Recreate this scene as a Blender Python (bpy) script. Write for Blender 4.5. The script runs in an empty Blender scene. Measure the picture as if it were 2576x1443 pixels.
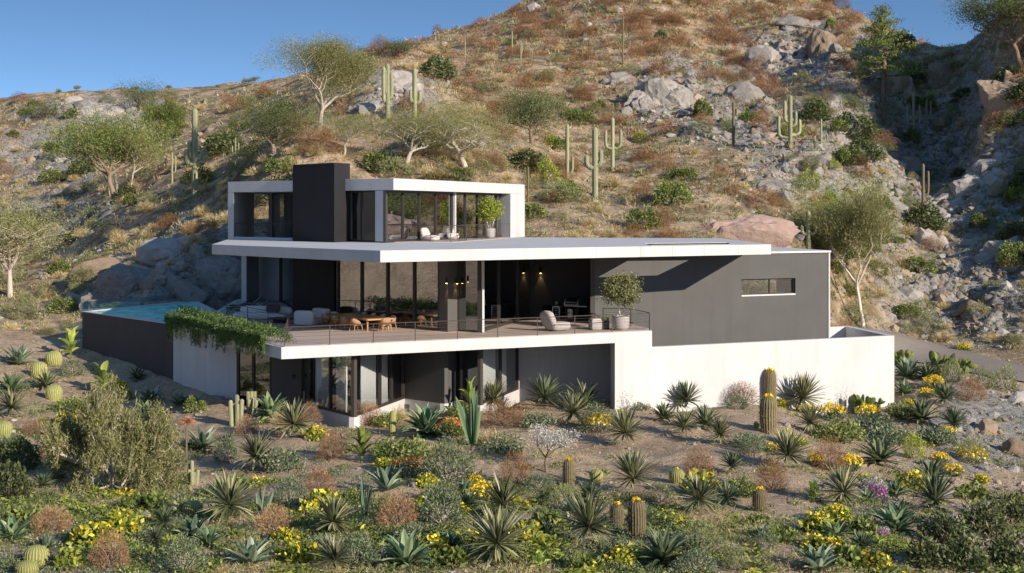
import bpy, math, random
import numpy as np
from mathutils import Vector, Matrix
from mathutils.geometry import tessellate_polygon
S = bpy.context.scene
C = S.collection
R = math.radians
rnd = random.Random(7)
# ------------------------------------------------------------------ camera, sky, sun, exposure
CZ, F, HX, HY = 4.8, 3600.0, 1288.0, 532.0       # eye height over the deck, focal length, principal column, horizon row
cam = bpy.data.cameras.new("camera"); camo = bpy.data.objects.new("camera", cam); C.objects.link(camo)
camo.location = (0, 0, CZ); camo.rotation_euler = (R(90), 0, 0)
cam.sensor_width = 36; cam.lens = F / 2576 * 36; cam.shift_y = -(721.5 - HY) / 2576
cam.clip_start = 0.5; cam.clip_end = 5000
S.camera = camo
SUN_AZ, SUN_EL = 45.0, 20.0                       # sun stands to the right, a little behind the camera
sx, sy, sz = math.cos(R(SUN_AZ)) * math.cos(R(SUN_EL)), -math.sin(R(SUN_AZ)) * math.cos(R(SUN_EL)), math.sin(R(SUN_EL))
SUNV = Vector((sx, sy, sz))
w = bpy.data.worlds.new("World"); S.world = w; w.use_nodes = True
nt = w.node_tree; bg = nt.nodes["Background"]
sky = nt.nodes.new("ShaderNodeTexSky"); sky.sky_type = 'NISHITA'; sky.sun_disc = False
sky.sun_elevation = R(SUN_EL); sky.sun_rotation = math.atan2(sx, sy)
sky.air_density = 1.0; sky.dust_density = 0.3; sky.ozone_density = 2.0; sky.altitude = 200
tc = nt.nodes.new("ShaderNodeTexCoord"); sp_ = nt.nodes.new("ShaderNodeSeparateXYZ"); cb = nt.nodes.new("ShaderNodeCombineXYZ"); mr_ = nt.nodes.new("ShaderNodeMapRange")
mr_.inputs[1].default_value = 0.0; mr_.inputs[2].default_value = 0.20; mr_.inputs[3].default_value = 0.07; mr_.inputs[4].default_value = 0.85
nrm = nt.nodes.new("ShaderNodeVectorMath"); nrm.operation = 'NORMALIZE'      # a clear dry sky: deep blue starts low over the hills
nt.links.new(tc.outputs["Generated"], sp_.inputs[0]); nt.links.new(sp_.outputs[0], cb.inputs[0]); nt.links.new(sp_.outputs[1], cb.inputs[1]); nt.links.new(sp_.outputs[2], mr_.inputs[0]); nt.links.new(mr_.outputs[0], cb.inputs[2])
nt.links.new(cb.outputs[0], nrm.inputs[0]); nt.links.new(nrm.outputs[0], sky.inputs[0])
hs = nt.nodes.new("ShaderNodeHueSaturation"); hs.inputs["Saturation"].default_value = 1.12
nt.links.new(sky.outputs[0], hs.inputs["Color"]); nt.links.new(hs.outputs[0], bg.inputs[0]); bg.inputs[1].default_value = 0.13
sl = bpy.data.lights.new("sun", 'SUN'); sl.energy = 4.1; sl.angle = R(0.5); sl.color = (1.0, 0.88, 0.74)
so = bpy.data.objects.new("sun", sl); C.objects.link(so)
so.rotation_euler = SUNV.to_track_quat('Z', 'Y').to_euler(); so.location = (60, -40, 60)
S.view_settings.view_transform = 'Standard'; S.view_settings.look = 'None'
S.view_settings.exposure = 0.62; S.view_settings.gamma = 1; S.view_settings.use_curve_mapping = False
S.render.engine = 'CYCLES'; S.cycles.use_denoising = True
S.cycles.max_bounces = 8; S.cycles.transparent_max_bounces = 16; S.cycles.diffuse_bounces = 3; S.cycles.glossy_bounces = 4
S.cycles.caustics_reflective = False; S.cycles.caustics_refractive = False

# ------------------------------------------------------------------ helpers
def at(px, Y): return (px - HX) / F * Y
def W(px, py, Y): return Vector((at(px, Y), Y, CZ - (py - HY) / F * Y))
def G(px, py, z):
    Y = (CZ - z) * F / (py - HY); return Vector((at(px, Y), Y, z))
def on(p, q, px):                                   # the point of the plan line p-q seen in column px
    k = (px - HX) / F
    d0 = p[0] - k * p[1]; d1 = (q[0] - p[0]) - k * (q[1] - p[1])
    t = -d0 / d1; return (p[0] + t * (q[0] - p[0]), p[1] + t * (q[1] - p[1]))
def lerp(p, q, t): return tuple(a + (b - a) * t for a, b in zip(p, q))

class MB:
    def __init__(s): s.v = []; s.f = []; s.m = []
    def add(s, v, f, mi=0):
        o = len(s.v); s.v += [tuple(x) for x in v]; s.f += [tuple(i + o for i in q) for q in f]; s.m += [mi] * len(f); return s
    def prism(s, poly, z0, z1, holes=(), mi=0, top=None):
        loops = [list(poly)] + [list(h) for h in holes]
        flat = [p for l in loops for p in l]; n = len(flat)
        tris = tessellate_polygon([[Vector((p[0], p[1], 0)) for p in l] for l in loops])
        v = [(p[0], p[1], z0) for p in flat] + [(p[0], p[1], z1) for p in flat]; f = []
        def area(t): (a, b, c) = [flat[i] for i in t]; return (b[0]-a[0])*(c[1]-a[1])-(b[1]-a[1])*(c[0]-a[0])
        for t in tris:
            t = t if area(t) > 0 else t[::-1]
            f.append(tuple(i + n for i in t)); f.append(tuple(t[::-1]))
        b = 0
        for l in loops:
            m = len(l)
            for i in range(m):
                j = (i + 1) % m; f.append((b + i, b + j, b + j + n, b + i + n))
            b += m
        return s.add(v, f, mi)
    def wall(s, p, q, z0, z1, th=0.2, mi=0, side=1):
        p = Vector(p[:2]); q = Vector(q[:2]); d = (q - p).normalized(); n = Vector((-d.y, d.x))
        if n.dot(p + q) < 0: n = -n
        n *= side * th
        return s.prism([p, q, q + n, p + n], z0, z1, mi=mi)
    def box(s, c, sz, rz=0, mi=0, bev=0):
        x, y, z = (a / 2 for a in sz); cs, sn = math.cos(rz), math.sin(rz)
        pts = [(-x, -y), (x, -y), (x, y), (-x, y)]
        if bev:
            b = bev; pts = [(-x+b,-y),(x-b,-y),(x,-y+b),(x,y-b),(x-b,y),(-x+b,y),(-x,y-b),(-x,-y+b)]
        P = [(c[0] + a * cs - b2 * sn, c[1] + a * sn + b2 * cs) for a, b2 in pts]
        return s.prism(P, c[2] - z, c[2] + z, mi=mi)
    def tube(s, path, r, n=6, mi=0, cap=True):
        path = [Vector(p) for p in path]; rs = r if hasattr(r, '__len__') else [r] * len(path)
        v = []; f = []; up = Vector((0.31, 0.17, 0.93))
        for i, p in enumerate(path):
            d = (path[min(i + 1, len(path) - 1)] - path[max(i - 1, 0)]).normalized()
            u = d.cross(up)
            if u.length < 1e-3: u = d.cross(Vector((1, 0, 0)))
            u.normalize(); w2 = d.cross(u)
            for k in range(n):
                a = 2 * math.pi * k / n; v.append(p + (u * math.cos(a) + w2 * math.sin(a)) * rs[i])
        for i in range(len(path) - 1):
            for k in range(n):
                j = (k + 1) % n; f.append((i*n+k, i*n+j, (i+1)*n+j, (i+1)*n+k))
        if cap:
            f.append(tuple(range(n))[::-1]); f.append(tuple((len(path)-1)*n + k for k in range(n)))
        return s.add(v, f, mi)
    def lathe(s, c, prof, n=20, mi=0):
        v = []; f = []
        for r, z in prof:
            for k in range(n):
                a = 2 * math.pi * k / n; v.append((c[0] + r * math.cos(a), c[1] + r * math.sin(a), c[2] + z))
        for i in range(len(prof) - 1):
            for k in range(n):
                j = (k + 1) % n; f.append((i*n+k, i*n+j, (i+1)*n+j, (i+1)*n+k))
        f.append(tuple(range(n))[::-1]); f.append(tuple((len(prof)-1)*n + k for k in range(n)))
        return s.add(v, f, mi)
    def softbox(s, c, sz, rz=0, p=4.0, n=14, mi=0, tilt=0):
        # a superellipsoid: upholstery, cushions, soft stones
        v = []; f = []; m = n // 2
        sg = lambda t, e: math.copysign(abs(t) ** e, t)
        rot = Matrix.Rotation(rz, 3, 'Z') @ Matrix.Rotation(tilt, 3, 'X')
        for i in range(m + 1):
            a = -math.pi / 2 + math.pi * i / m
            for k in range(2 * n):
                b = math.pi * k / n; e = 2 / p
                q = Vector((sz[0]/2 * sg(math.cos(a), e) * sg(math.cos(b), e), sz[1]/2 * sg(math.cos(a), e) * sg(math.sin(b), e), sz[2]/2 * sg(math.sin(a), e)))
                v.append(rot @ q + Vector(c))
        for i in range(m):
            for k in range(2 * n):
                j = (k + 1) % (2 * n); f.append((i*2*n+k, i*2*n+j, (i+1)*2*n+j, (i+1)*2*n+k))
        return s.add(v, f, mi)
    def mesh(s, name, mats, smooth=False):
        me = bpy.data.meshes.new(name); me.from_pydata(s.v, [], s.f)
        for m in (mats if isinstance(mats, (list, tuple)) else [mats]): me.materials.append(m)
        if max(s.m, default=0): me.polygons.foreach_set("material_index", s.m)
        if smooth: me.polygons.foreach_set("use_smooth", [True] * len(s.f))
        me.update(); return me
    def build(s, name, mats, parent=None, smooth=False, bevel=0):
        o = bpy.data.objects.new(name, s.mesh(name, mats, smooth)); C.objects.link(o)
        if parent: o.parent = parent
        if bevel:
            b = o.modifiers.new("bevel", 'BEVEL'); b.width = bevel; b.segments = 2; b.limit_method = 'ANGLE'
        return o
def tag(o, label=None, cat=None, group=None, kind=None):
    if label: o["label"] = label
    if cat: o["category"] = cat
    if group: o["group"] = group
    if kind: o["kind"] = kind
    return o
def empty(name, loc=(0, 0, 0), rz=0):
    o = bpy.data.objects.new(name, None); C.objects.link(o); o.location = loc; o.rotation_euler = (0, 0, rz); return o
def obj(name, me, parent=None):
    o = bpy.data.objects.new(name, me); C.objects.link(o)
    if parent: o.parent = parent
    return o
def dup(o, loc=None, rz=None, sc=None, label=None, group=None, parent=None):
    c = o.copy(); C.objects.link(c); c.parent = parent
    if loc is not None: c.location = loc
    if rz is not None: c.rotation_euler = (0, 0, rz) if not hasattr(rz, '__len__') else rz
    if sc is not None: c.scale = (sc, sc, sc) if not hasattr(sc, '__len__') else sc
    if label: c["label"] = label
    if group: c["group"] = group
    for ch in list(o.children): dup(ch, parent=c)
    return c

# ------------------------------------------------------------------ materials
def mat(name, base, rough=0.7, spec=0.3, metal=0.0):
    m = bpy.data.materials.new(name); m.use_nodes = True
    b = m.node_tree.nodes["Principled BSDF"]
    b.inputs["Base Color"].default_value = (*base, 1); b.inputs["Roughness"].default_value = rough
    b.inputs["Specular IOR Level"].default_value = spec; b.inputs["Metallic"].default_value = metal
    return m
class NT:                                            # small node-graph writer
    def __init__(s, m): s.m = m; s.t = m.node_tree; s.b = s.t.nodes["Principled BSDF"]
    def n(s, typ, **kw):
        x = s.t.nodes.new("ShaderNode" + typ)
        for k, v in kw.items():
            if k[:3] == "in_":
                x.inputs[int(k[3:]) if k[3:].isdigit() else k[3:].replace("_", " ")].default_value = v
            else: setattr(x, k, v)
        return x
    def l(s, a, b): s.t.links.new(a, b)
    def coord(s, scale=(1, 1, 1), kind="obj", rot=(0, 0, 0)):
        if kind == "world": o = s.n("NewGeometry").outputs["Position"]
        else: o = s.n("TexCoord").outputs["Object"]
        mp = s.n("Mapping"); mp.inputs["Scale"].default_value = scale; mp.inputs["Rotation"].default_value = rot; s.l(o, mp.inputs[0]); return mp.outputs[0]
    def noise(s, co, scale, detail=4, rough=0.55, dist=0):
        x = s.n("TexNoise"); x.inputs["Scale"].default_value = scale; x.inputs["Detail"].default_value = detail
        x.inputs["Roughness"].default_value = rough; x.inputs["Distortion"].default_value = dist; s.l(co, x.inputs["Vector"]); return x.outputs["Fac"]
    def voro(s, co, scale, feature='F1'):
        x = s.n("TexVoronoi", feature=feature); x.inputs["Scale"].default_value = scale; s.l(co, x.inputs["Vector"]); return x
    def ramp(s, f, stops):
        x = s.n("ValToRGB"); e = x.color_ramp.elements
        while len(e) < len(stops): e.new(0.5)
        for i, (p, c) in enumerate(stops): e[i].position = p; e[i].color = (*c, 1) if hasattr(c, '__len__') else (c, c, c, 1)
        s.l(f, x.inputs[0]); return x.outputs[0]
    def mix(s, f, a, b, mode='MIX'):
        x = s.n("Mix", data_type='RGBA', blend_type=mode)
        for i, q in ((0, f), (6, a), (7, b)):
            if hasattr(q, 'node'): s.l(q, x.inputs[i])
            else: x.inputs[i].default_value = q if i == 0 else (*q, 1)
        return x.outputs[2]
    def math(s, op, a, b=0.5):
        x = s.n("Math", operation=op)
        for i, q in ((0, a), (1, b)):
            if hasattr(q, 'node'): s.l(q, x.inputs[i])
            else: x.inputs[i].default_value = q
        return x.outputs[0]
    def attr(s, name): return s.n("Attribute", attribute_name=name).outputs["Fac"]
    def rand(s): return s.n("ObjectInfo").outputs["Random"]
    def bump(s, h, strength=0.3, dist=0.05):
        x = s.n("Bump"); x.inputs["Strength"].default_value = strength; x.inputs["Distance"].default_value = dist
        s.l(h, x.inputs["Height"]); s.l(x.outputs[0], s.b.inputs["Normal"])
    def color(s, c): s.l(c, s.b.inputs["Base Color"])
M = {}
def plaster(name, c, streak=0.10, rough=0.75):
    m = mat(name, c, rough, 0.25); g = NT(m)
    co = g.coord((1, 1, 1), "world"); st = g.coord((2.2, 2.2, 0.12), "world")
    a = g.noise(co, 0.7, 6, 0.6); b = g.noise(st, 1.0, 4, 0.6)
    lo = tuple(x * (1 - streak) for x in c); lo2 = tuple(x * (1 - streak * 1.8) for x in c)
    c1 = g.mix(g.ramp(a, [(0.35, 0.0), (0.7, 1.0)]), lo, c)
    g.color(g.mix(g.ramp(b, [(0.52, 0.0), (0.75, 0.7)]), c1, lo2))
    g.bump(g.noise(co, 14, 5, 0.6), 0.12, 0.02); return m
M["white"] = plaster("white_plaster", (0.60, 0.592, 0.58), 0.12)
M["charcoal"] = plaster("charcoal_plaster", (0.105, 0.103, 0.099), 0.12)
M["black"] = plaster("black_cladding", (0.026, 0.026, 0.029), 0.25)
M["poolwall"] = plaster("dark_pool_plaster", (0.075, 0.070, 0.070), 0.14)
M["frame"] = mat("bronze_frame", (0.055, 0.047, 0.042), 0.45, 0.4, 0.3)
M["rail"] = mat("bronze_rail", (0.12, 0.095, 0.08), 0.45, 0.4, 0.4)
M["dark"] = mat("dark_metal", (0.02, 0.02, 0.022), 0.4, 0.4, 0.3)
M["steel"] = mat("stainless", (0.55, 0.55, 0.56), 0.3, 0.5, 0.9)
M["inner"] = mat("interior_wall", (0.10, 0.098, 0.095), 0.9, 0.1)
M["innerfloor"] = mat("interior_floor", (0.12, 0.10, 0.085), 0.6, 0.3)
m = M["deck"] = mat("deck_boards", (0.4, 0.33, 0.29), 0.65, 0.3); g = NT(m)
co = g.coord((1, 1, 1), "world", (0, 0, R(27)))
wv = g.n("TexWave", wave_type='BANDS', bands_direction='Y', wave_profile='SAW'); wv.inputs["Scale"].default_value = 2.3; g.l(co, wv.inputs["Vector"])
st = g.coord((0.4, 9, 1), "world", (0, 0, R(27)))
g.color(g.mix(g.ramp(wv.outputs["Fac"], [(0.0, 0.75), (0.07, 0.0)]), g.mix(g.noise(st, 1.5, 5), (0.44, 0.36, 0.315), (0.62, 0.52, 0.46)), (0.16, 0.125, 0.105)))
m = M["glass"] = bpy.data.materials.new("tinted_glass"); m.use_nodes = True; t = m.node_tree; t.nodes.clear()
o_ = t.nodes.new("ShaderNodeOutputMaterial"); mx = t.nodes.new("ShaderNodeMixShader"); tr = t.nodes.new("ShaderNodeBsdfTransparent"); gl = t.nodes.new("ShaderNodeBsdfGlossy")
lw = t.nodes.new("ShaderNodeLayerWeight"); mr = t.nodes.new("ShaderNodeMapRange")
lw.inputs[0].default_value = 0.35; mr.inputs[3].default_value = 0.24; mr.inputs[4].default_value = 0.9
t.links.new(lw.outputs["Facing"], mr.inputs[0]); t.links.new(mr.outputs[0], mx.inputs[0])
tr.inputs[0].default_value = (0.62, 0.66, 0.66, 1); gl.inputs[0].default_value = (0.85, 0.88, 0.9, 1); gl.inputs[1].default_value = 0.012
t.links.new(tr.outputs[0], mx.inputs[1]); t.links.new(gl.outputs[0], mx.inputs[2]); t.links.new(mx.outputs[0], o_.inputs[0])
m = M["clear"] = m.copy(); m.name = "clear_glass"
for n_ in m.node_tree.nodes:
    if n_.type == 'BSDF_TRANSPARENT': n_.inputs[0].default_value = (0.78, 0.88, 0.88, 1)
    if n_.type == 'MAP_RANGE': n_.inputs[3].default_value = 0.08
M["joint"] = mat("joint_line", (0.50, 0.48, 0.46), 0.9, 0.1)
M["clearer"] = M["clear"].copy(); M["clearer"].name = "clear_window_glass"
for n_ in M["clearer"].node_tree.nodes:
    if n_.type == 'BSDF_TRANSPARENT': n_.inputs[0].default_value = (0.92, 0.95, 0.95, 1)
    if n_.type == 'MAP_RANGE': n_.inputs[3].default_value = 0.10
m = M["water"] = mat("pool_water", (0.03, 0.3, 0.34), 0.25, 0.08); g = NT(m); co = g.coord((1, 1, 1), "world")
nz = g.noise(co, 1.3, 5, 0.65, 1.2)
g.color(g.ramp(nz, [(0.30, (0.03, 0.40, 0.36)), (0.46, (0.12, 0.68, 0.58)), (0.62, (0.55, 0.93, 0.80))])); g.bump(g.noise(co, 3.2, 3), 0.25, 0.06)  # lighter teal patches put caustic light into the water colour
M["cushion"] = mat("white_upholstery", (0.72, 0.71, 0.69), 0.9, 0.1)
M["grey_cloth"] = mat("grey_cloth", (0.10, 0.095, 0.09), 0.9, 0.1)
M["beige_cloth"] = mat("pale_cloth", (0.58, 0.53, 0.49), 0.9, 0.1)
m = M["wicker"] = mat("woven_wicker", (0.4, 0.23, 0.12), 0.7, 0.2); g = NT(m); co = g.coord((1, 1, 1))
g.color(g.mix(g.noise(co, 40, 3), (0.24, 0.13, 0.07), (0.5, 0.31, 0.18)))
m = M["teak"] = mat("teak", (0.52, 0.30, 0.12), 0.5, 0.3); g = NT(m); co = g.coord((1, 14, 14))
g.color(g.mix(g.noise(co, 2, 5), (0.42, 0.22, 0.085), (0.60, 0.36, 0.155)))
M["lounger"] = mat("brown_sling", (0.045, 0.036, 0.034), 0.6, 0.3)
m = M["concrete"] = mat("pale_concrete", (0.42, 0.39, 0.37), 0.85, 0.2); g = NT(m); co = g.coord()
g.color(g.mix(g.noise(co, 5, 6, 0.65), (0.28, 0.26, 0.25), (0.52, 0.49, 0.46)))
m = M["curtain"] = mat("sheer_curtain", (0.88, 0.88, 0.86), 0.9, 0.1)
def lamp_mat(name, c, s):
    m = mat(name, (0.8, 0.6, 0.3)); b = m.node_tree.nodes["Principled BSDF"]
    b.inputs["Emission Color"].default_value = (*c, 1); b.inputs["Emission Strength"].default_value = s; return m
M["bulb"] = lamp_mat("warm_bulb", (1, 0.62, 0.2), 12)
# ------------------------------------------------------------------ noise and terrain
def perlin(x, y, seed=0):
    xi = np.floor(x).astype(np.int64); yi = np.floor(y).astype(np.int64); xf = x - xi; yf = y - yi
    def gr(ix, iy):
        h = (ix * 374761393 + iy * 668265263 + seed * 974634533) & 0xffffffff
        h = ((h ^ (h >> 13)) * 1274126177) & 0xffffffff; h = h ^ (h >> 16)
        a = (h & 0xffff) / 65536.0 * 2 * np.pi; return np.cos(a), np.sin(a)
    u = xf*xf*xf*(xf*(xf*6-15)+10); v = yf*yf*yf*(yf*(yf*6-15)+10)
    def d(ix, iy): gx, gy = gr(xi+ix, yi+iy); return gx*(xf-ix) + gy*(yf-iy)
    a = d(0,0) + u*(d(1,0)-d(0,0)); b = d(0,1) + u*(d(1,1)-d(0,1)); return (a + v*(b-a)) * 1.5
def fbm(x, y, o=4, seed=0, ridged=False):
    s = 0; a = 1; n = 0
    for i in range(o):
        p = perlin(x, y, seed + i)
        s = s + a * ((1 - np.abs(p) * 2) if ridged else p); n += a; a *= 0.5; x = x * 2.03 + 11.3; y = y * 2.03 + 5.7
    return s / n
def sstep(a, b, x): t = np.clip((x - a) / (b - a), 0, 1); return t*t*(3-2*t)
# what the land does along each sight line: (column, row, distance)
CP = [(-300,1500,28),(300,1443,30),(900,1443,30.5),(1500,1443,31),(2100,1443,31.5),(2800,1480,31),
 (900,1078,51.8),(1300,1200,43),(600,1200,43.5),(300,1250,41),(0,1200,43),(60,1000,58),(0,850,70),(-250,1000,57),(-250,860,68),(190,885,68),(430,972,60.2),(524,1002,56.4),(595,1036,54),(755,1062,53),
 (1208,1048,55),(1120,1045,55),(1310,1028,57.2),(1547,1032,56.2),(1640,1032,57.5),(1900,1014,60),(2250,1024,63),(1500,1150,47),(1900,1130,48),(1700,1250,41),(2200,1150,51),(2400,1150,54),(2576,1150,57),(2576,1300,43),
 (2330,960,68),(2446,945,70),(2600,968,69),(2282,846,86),(2576,918,79),(2800,1050,62),(2800,1250,46),(2800,950,76),
 (2175,828,82),(2300,700,100),(2576,750,90),(2420,610,112),(2576,580,110),(2150,620,95),(2000,590,86),(1750,594,79),(1400,594,77),(1330,565,81),
 (1100,445,86),(900,435,86),(700,445,84),(570,590,78),(480,648,81),(400,706,82),(300,748,82),(200,768,83),(100,800,80),(560,640,79.5),(620,700,79),
 (330,600,98),(450,500,103),(600,425,103),(800,340,108),(1000,300,114),(1200,310,116),(900,160,150),(1000,143,155),(1170,137,160),(1300,88,170),(1400,45,178),(1500,-30,185),(1700,-90,192),(1900,-40,190),(2040,8,185),(2150,48,178),(2270,98,168),(2350,140,158),(2405,215,148),
 (2480,200,136),(2576,150,126),(2800,120,122),(2576,400,122),(2450,350,136),(2300,370,142),(2500,500,117),(2300,500,124),(2700,560,100),
 (1500,400,120),(1400,250,140),(1700,250,140),(1650,420,115),(1900,350,125),(2100,340,128),(2000,150,158),(2200,220,145),(1800,100,168),(1600,500,98),(1850,480,100),(1250,430,93),(1300,360,108),(1100,250,130),(900,250,127),
 (100,660,128),(250,570,128),(400,455,132),(200,500,150),(100,400,180),(0,272,212),(135,243,222),(270,236,228),(480,230,228),(640,214,222),(700,208,214),(850,175,185),(400,330,188),(600,310,170),(-200,330,205),(0,550,150),(0,700,112),(-200,660,128),(-300,800,80),
 (2040,45,218),(2150,90,216),(2270,140,208),(2350,182,205),(2405,250,198),(2480,240,190),(2576,195,180),(1900,0,228),(2800,150,190),(1310,985,62.5),(1470,985,63),(1700,985,66),(2000,975,68),(1100,985,63),(800,985,64),(2900,700,86),(3100,600,92),(3100,430,112),(3200,1000,65),(3200,1150,50)]
for px in range(-300, 3300, 400):
    CP.append((px, HY + 8.2 / 12 * F, 12)); CP.append((px, HY + 8.0 / 20 * F, 20))
for px, py in ((-300,330),(0,300),(270,265),(640,240),(900,190),(1200,165),(1500,10),(1700,-50),(2000,40),(2300,150),(2600,190),(3000,190)):
    CP.append((px, py + 45, 290)); CP.append((px, 500, 480))
CP = np.array(CP, float)
def uv(px, Y): return np.stack([px / 420.0, np.log(Y) * 3.0], -1)
Pc = uv(CP[:, 0], CP[:, 2]); Tc = (CP[:, 1] - HY) / F
phi = lambda a, b: np.sqrt(((a[:, None, :] - b[None]) ** 2).sum(-1) + 0.12)
n_ = len(Pc); A_ = np.zeros((n_ + 3, n_ + 3)); A_[:n_, :n_] = phi(Pc, Pc) + np.eye(n_) * -0.004; A_[:n_, n_] = 1; A_[:n_, n_+1:] = Pc; A_[n_:, :n_] = A_[:n_, n_:].T
Wc = np.linalg.solve(A_, np.concatenate([Tc, np.zeros(3)]))
def base_height(X, Y):
    px = np.clip(X / Y * F + HX, -330, 3300); q = uv(px, Y); out = np.empty(len(X))
    for i in range(0, len(X), 20000):
        s_ = q[i:i+20000]; out[i:i+20000] = phi(s_, Pc) @ Wc[:n_] + Wc[n_] + s_ @ Wc[n_+1:]
    z = CZ - out * Y
    r = -X / Y
    z = z + 34 * sstep(0.46, 1.3, r) * sstep(45, 75, Y)          # the slope that closes the valley beyond the pool
    return z
def inside(poly, X, Y):
    c = np.zeros(len(X), bool); j = len(poly) - 1
    for i in range(len(poly)):
        xi, yi = poly[i][:2]; xj, yj = poly[j][:2]
        if abs(yj - yi) > 1e-9: c ^= ((yi > Y) != (yj > Y)) & (X < (xj - xi) * (Y - yi) / (yj - yi) + xi)
        j = i
    return c
def edge_dist(poly, X, Y):
    d = np.full(len(X), 1e9)
    for i in range(len(poly)):
        ax, ay = poly[i-1][:2]; bx, by = poly[i][:2]; L = (bx-ax)**2 + (by-ay)**2
        t = np.clip(((X-ax)*(bx-ax) + (Y-ay)*(by-ay)) / L, 0, 1)
        d = np.minimum(d, np.hypot(X-ax-t*(bx-ax), Y-ay-t*(by-ay)))
    return d
# plan of everything that is dug into the slope, a little inside its outer walls
DUG = [(-14.2,61.2),(-12.0,57.3),(-8.4,53.9),(-5.8,52.6),(-4.2,57.2),(-2.7,56.1),(-1.25,55.8),(0.6,60.75),(4.6,61.25),(4.95,58.7),(5.6,58.6),(16.7,63.7),(16.0,68.3),(12.5,72.4),(0.7,75.0),(-6,78),(-14.0,79.4),(-17.0,76.6),(-20.3,68.7),(-14.9,61.8)]
Us = np.concatenate([np.linspace(-2.6, -0.42, 90)[:-1], np.arange(-0.42, 0.42, 0.00165), np.linspace(0.42, 1.6, 60)])
Ys = np.concatenate([np.linspace(6, 22, 24)[:-1], np.exp(np.arange(np.log(22), np.log(250), 0.0058)), np.linspace(252, 560, 34)])
GX = (Us[None] * Ys[:, None]).ravel(); GY = np.repeat(Ys, len(Us))
GZ = base_height(GX, GY)
ROCKY = np.zeros(len(GX))
_px = GX / GY * F + HX; _py = HY + (CZ - GZ) / GY * F
def blob(cx, cy, rx, ry): return np.clip(1.4 - np.hypot((_px - cx) / rx, (_py - cy) / ry), 0, 1)
for b_ in ((2350,480,330,190),(2150,420,280,90),(1700,240,150,90),(2050,150,220,90),(480,690,230,75),(330,740,200,50),(250,290,200,45),(150,400,160,90),(520,600,120,60),(2520,250,120,90),(2450,760,250,110),(1000,240,110,60),(2250,300,300,60),(1850,300,200,80),(2480,1080,160,110),(120,560,200,60)):
    ROCKY = np.maximum(ROCKY, blob(*b_) * (GY > 40))
far = sstep(66, 90, GY)
GZ += far * (fbm(GX/14, GY/14, 4, 3) * 1.3 + fbm(GX/4.5, GY/4.5, 4, 9) * 0.6 * (0.5 + ROCKY * 1.0) + (fbm(GX/7, GY/7, 4, 21, True) - 0.3) * 1.0 * ROCKY)
GZ += far * (fbm(GX/2.2, GY/2.2, 3, 33, True) - 0.35) * 0.55 * (0.12 + ROCKY)
GZ += far * np.clip(fbm(GX/9+fbm(GX/5, GY/5, 2, 71)*.6, GY/9, 3, 70, True)-.15, 0, 1) * 1.3 * (.35+ROCKY*.5)
GZ += (1 - far) * (fbm(GX/3.0, GY/3.0, 3, 5) * 0.16 + fbm(GX/0.8, GY/0.8, 2, 6) * 0.05)
lo = [(2120,880),(2250,905),(2350,916),(2446,938),(2576,960),(2700,985),(2850,1020)]; up = [(2150,822),(2240,836),(2330,860),(2440,886),(2576,922),(2700,950),(2850,985)]
def smooth_line(L, n=60):
    L = np.array(L, float); t = np.linspace(0, len(L)-1, n); k = np.arange(len(L)); return np.stack([np.interp(t, k, L[:, 0]), np.interp(t, k, L[:, 1])], -1)
def ray_base(px, py):
    Y = np.exp(np.linspace(np.log(40), np.log(140), 400)); X = (px-HX)/F*Y; d = CZ-(py-HY)/F*Y-base_height(X, Y); k = np.nonzero(d <= 0)[0][0]; return X[k], Y[k], CZ-(py-HY)/F*Y[k]
def soften(a, n=9):
    for _ in range(n): a = np.concatenate([a[:1], (a[:-2]+a[1:-1]*2+a[2:])/4, a[-1:]])
    return a
lo3 = soften(np.array([ray_base(*p) for p in smooth_line(lo)])); up3 = soften(np.array([ray_base(*p) for p in smooth_line(up)]))
road = [tuple(p) for p in lo3] + [tuple(p) for p in up3[::-1]]
rin = inside(road, GX, GY) | (edge_dist(road[::4], GX, GY) < 0.25)
q_ = np.concatenate([lo3, up3]); idx = np.nonzero(rin)[0]
dd = np.hypot(GX[idx][:, None]-q_[None, :, 0], GY[idx][:, None]-q_[None, :, 1]); wq = 1/(dd**3+1e-3)
GZ[idx] = (wq*q_[None, :, 2]).sum(1)/wq.sum(1) - 0.07
rd = edge_dist(road[::3], GX, GY); rb = (1-sstep(.25, 4.0, rd))*(~rin)*(GX > 15)
k_ = np.nonzero(rb > 0)[0]; dd = np.hypot(GX[k_][:, None]-q_[None, :, 0], GY[k_][:, None]-q_[None, :, 1]); wq = 1/(dd**3+1e-3); GZ[k_] += rb[k_]*((wq*q_[None, :, 2]).sum(1)/wq.sum(1)-.05-GZ[k_])
near_ = (GY > 50) & (GY < 90) & (np.abs(GX) < 30); k_ = np.nonzero(near_)[0]; GZ[k_] = np.minimum(GZ[k_], -0.45+1.25*edge_dist(DUG, GX[k_], GY[k_]))
ins = inside(DUG, GX, GY)
GZ[ins] = np.minimum(GZ[ins], -3.6)
nU, nY = len(Us), len(Ys)
ZG = GZ.reshape(nY, nU)
def H(X, Y):
    X = np.asarray(X, float); Y = np.asarray(Y, float)
    i = np.interp(Y, Ys, np.arange(nY)); j = np.interp(X / Y, Us, np.arange(nU))
    i0 = np.clip(i.astype(int), 0, nY-2); j0 = np.clip(j.astype(int), 0, nU-2); a = i-i0; b = j-j0
    return (ZG[i0,j0]*(1-b)+ZG[i0,j0+1]*b)*(1-a) + (ZG[i0+1,j0]*(1-b)+ZG[i0+1,j0+1]*b)*a
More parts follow.
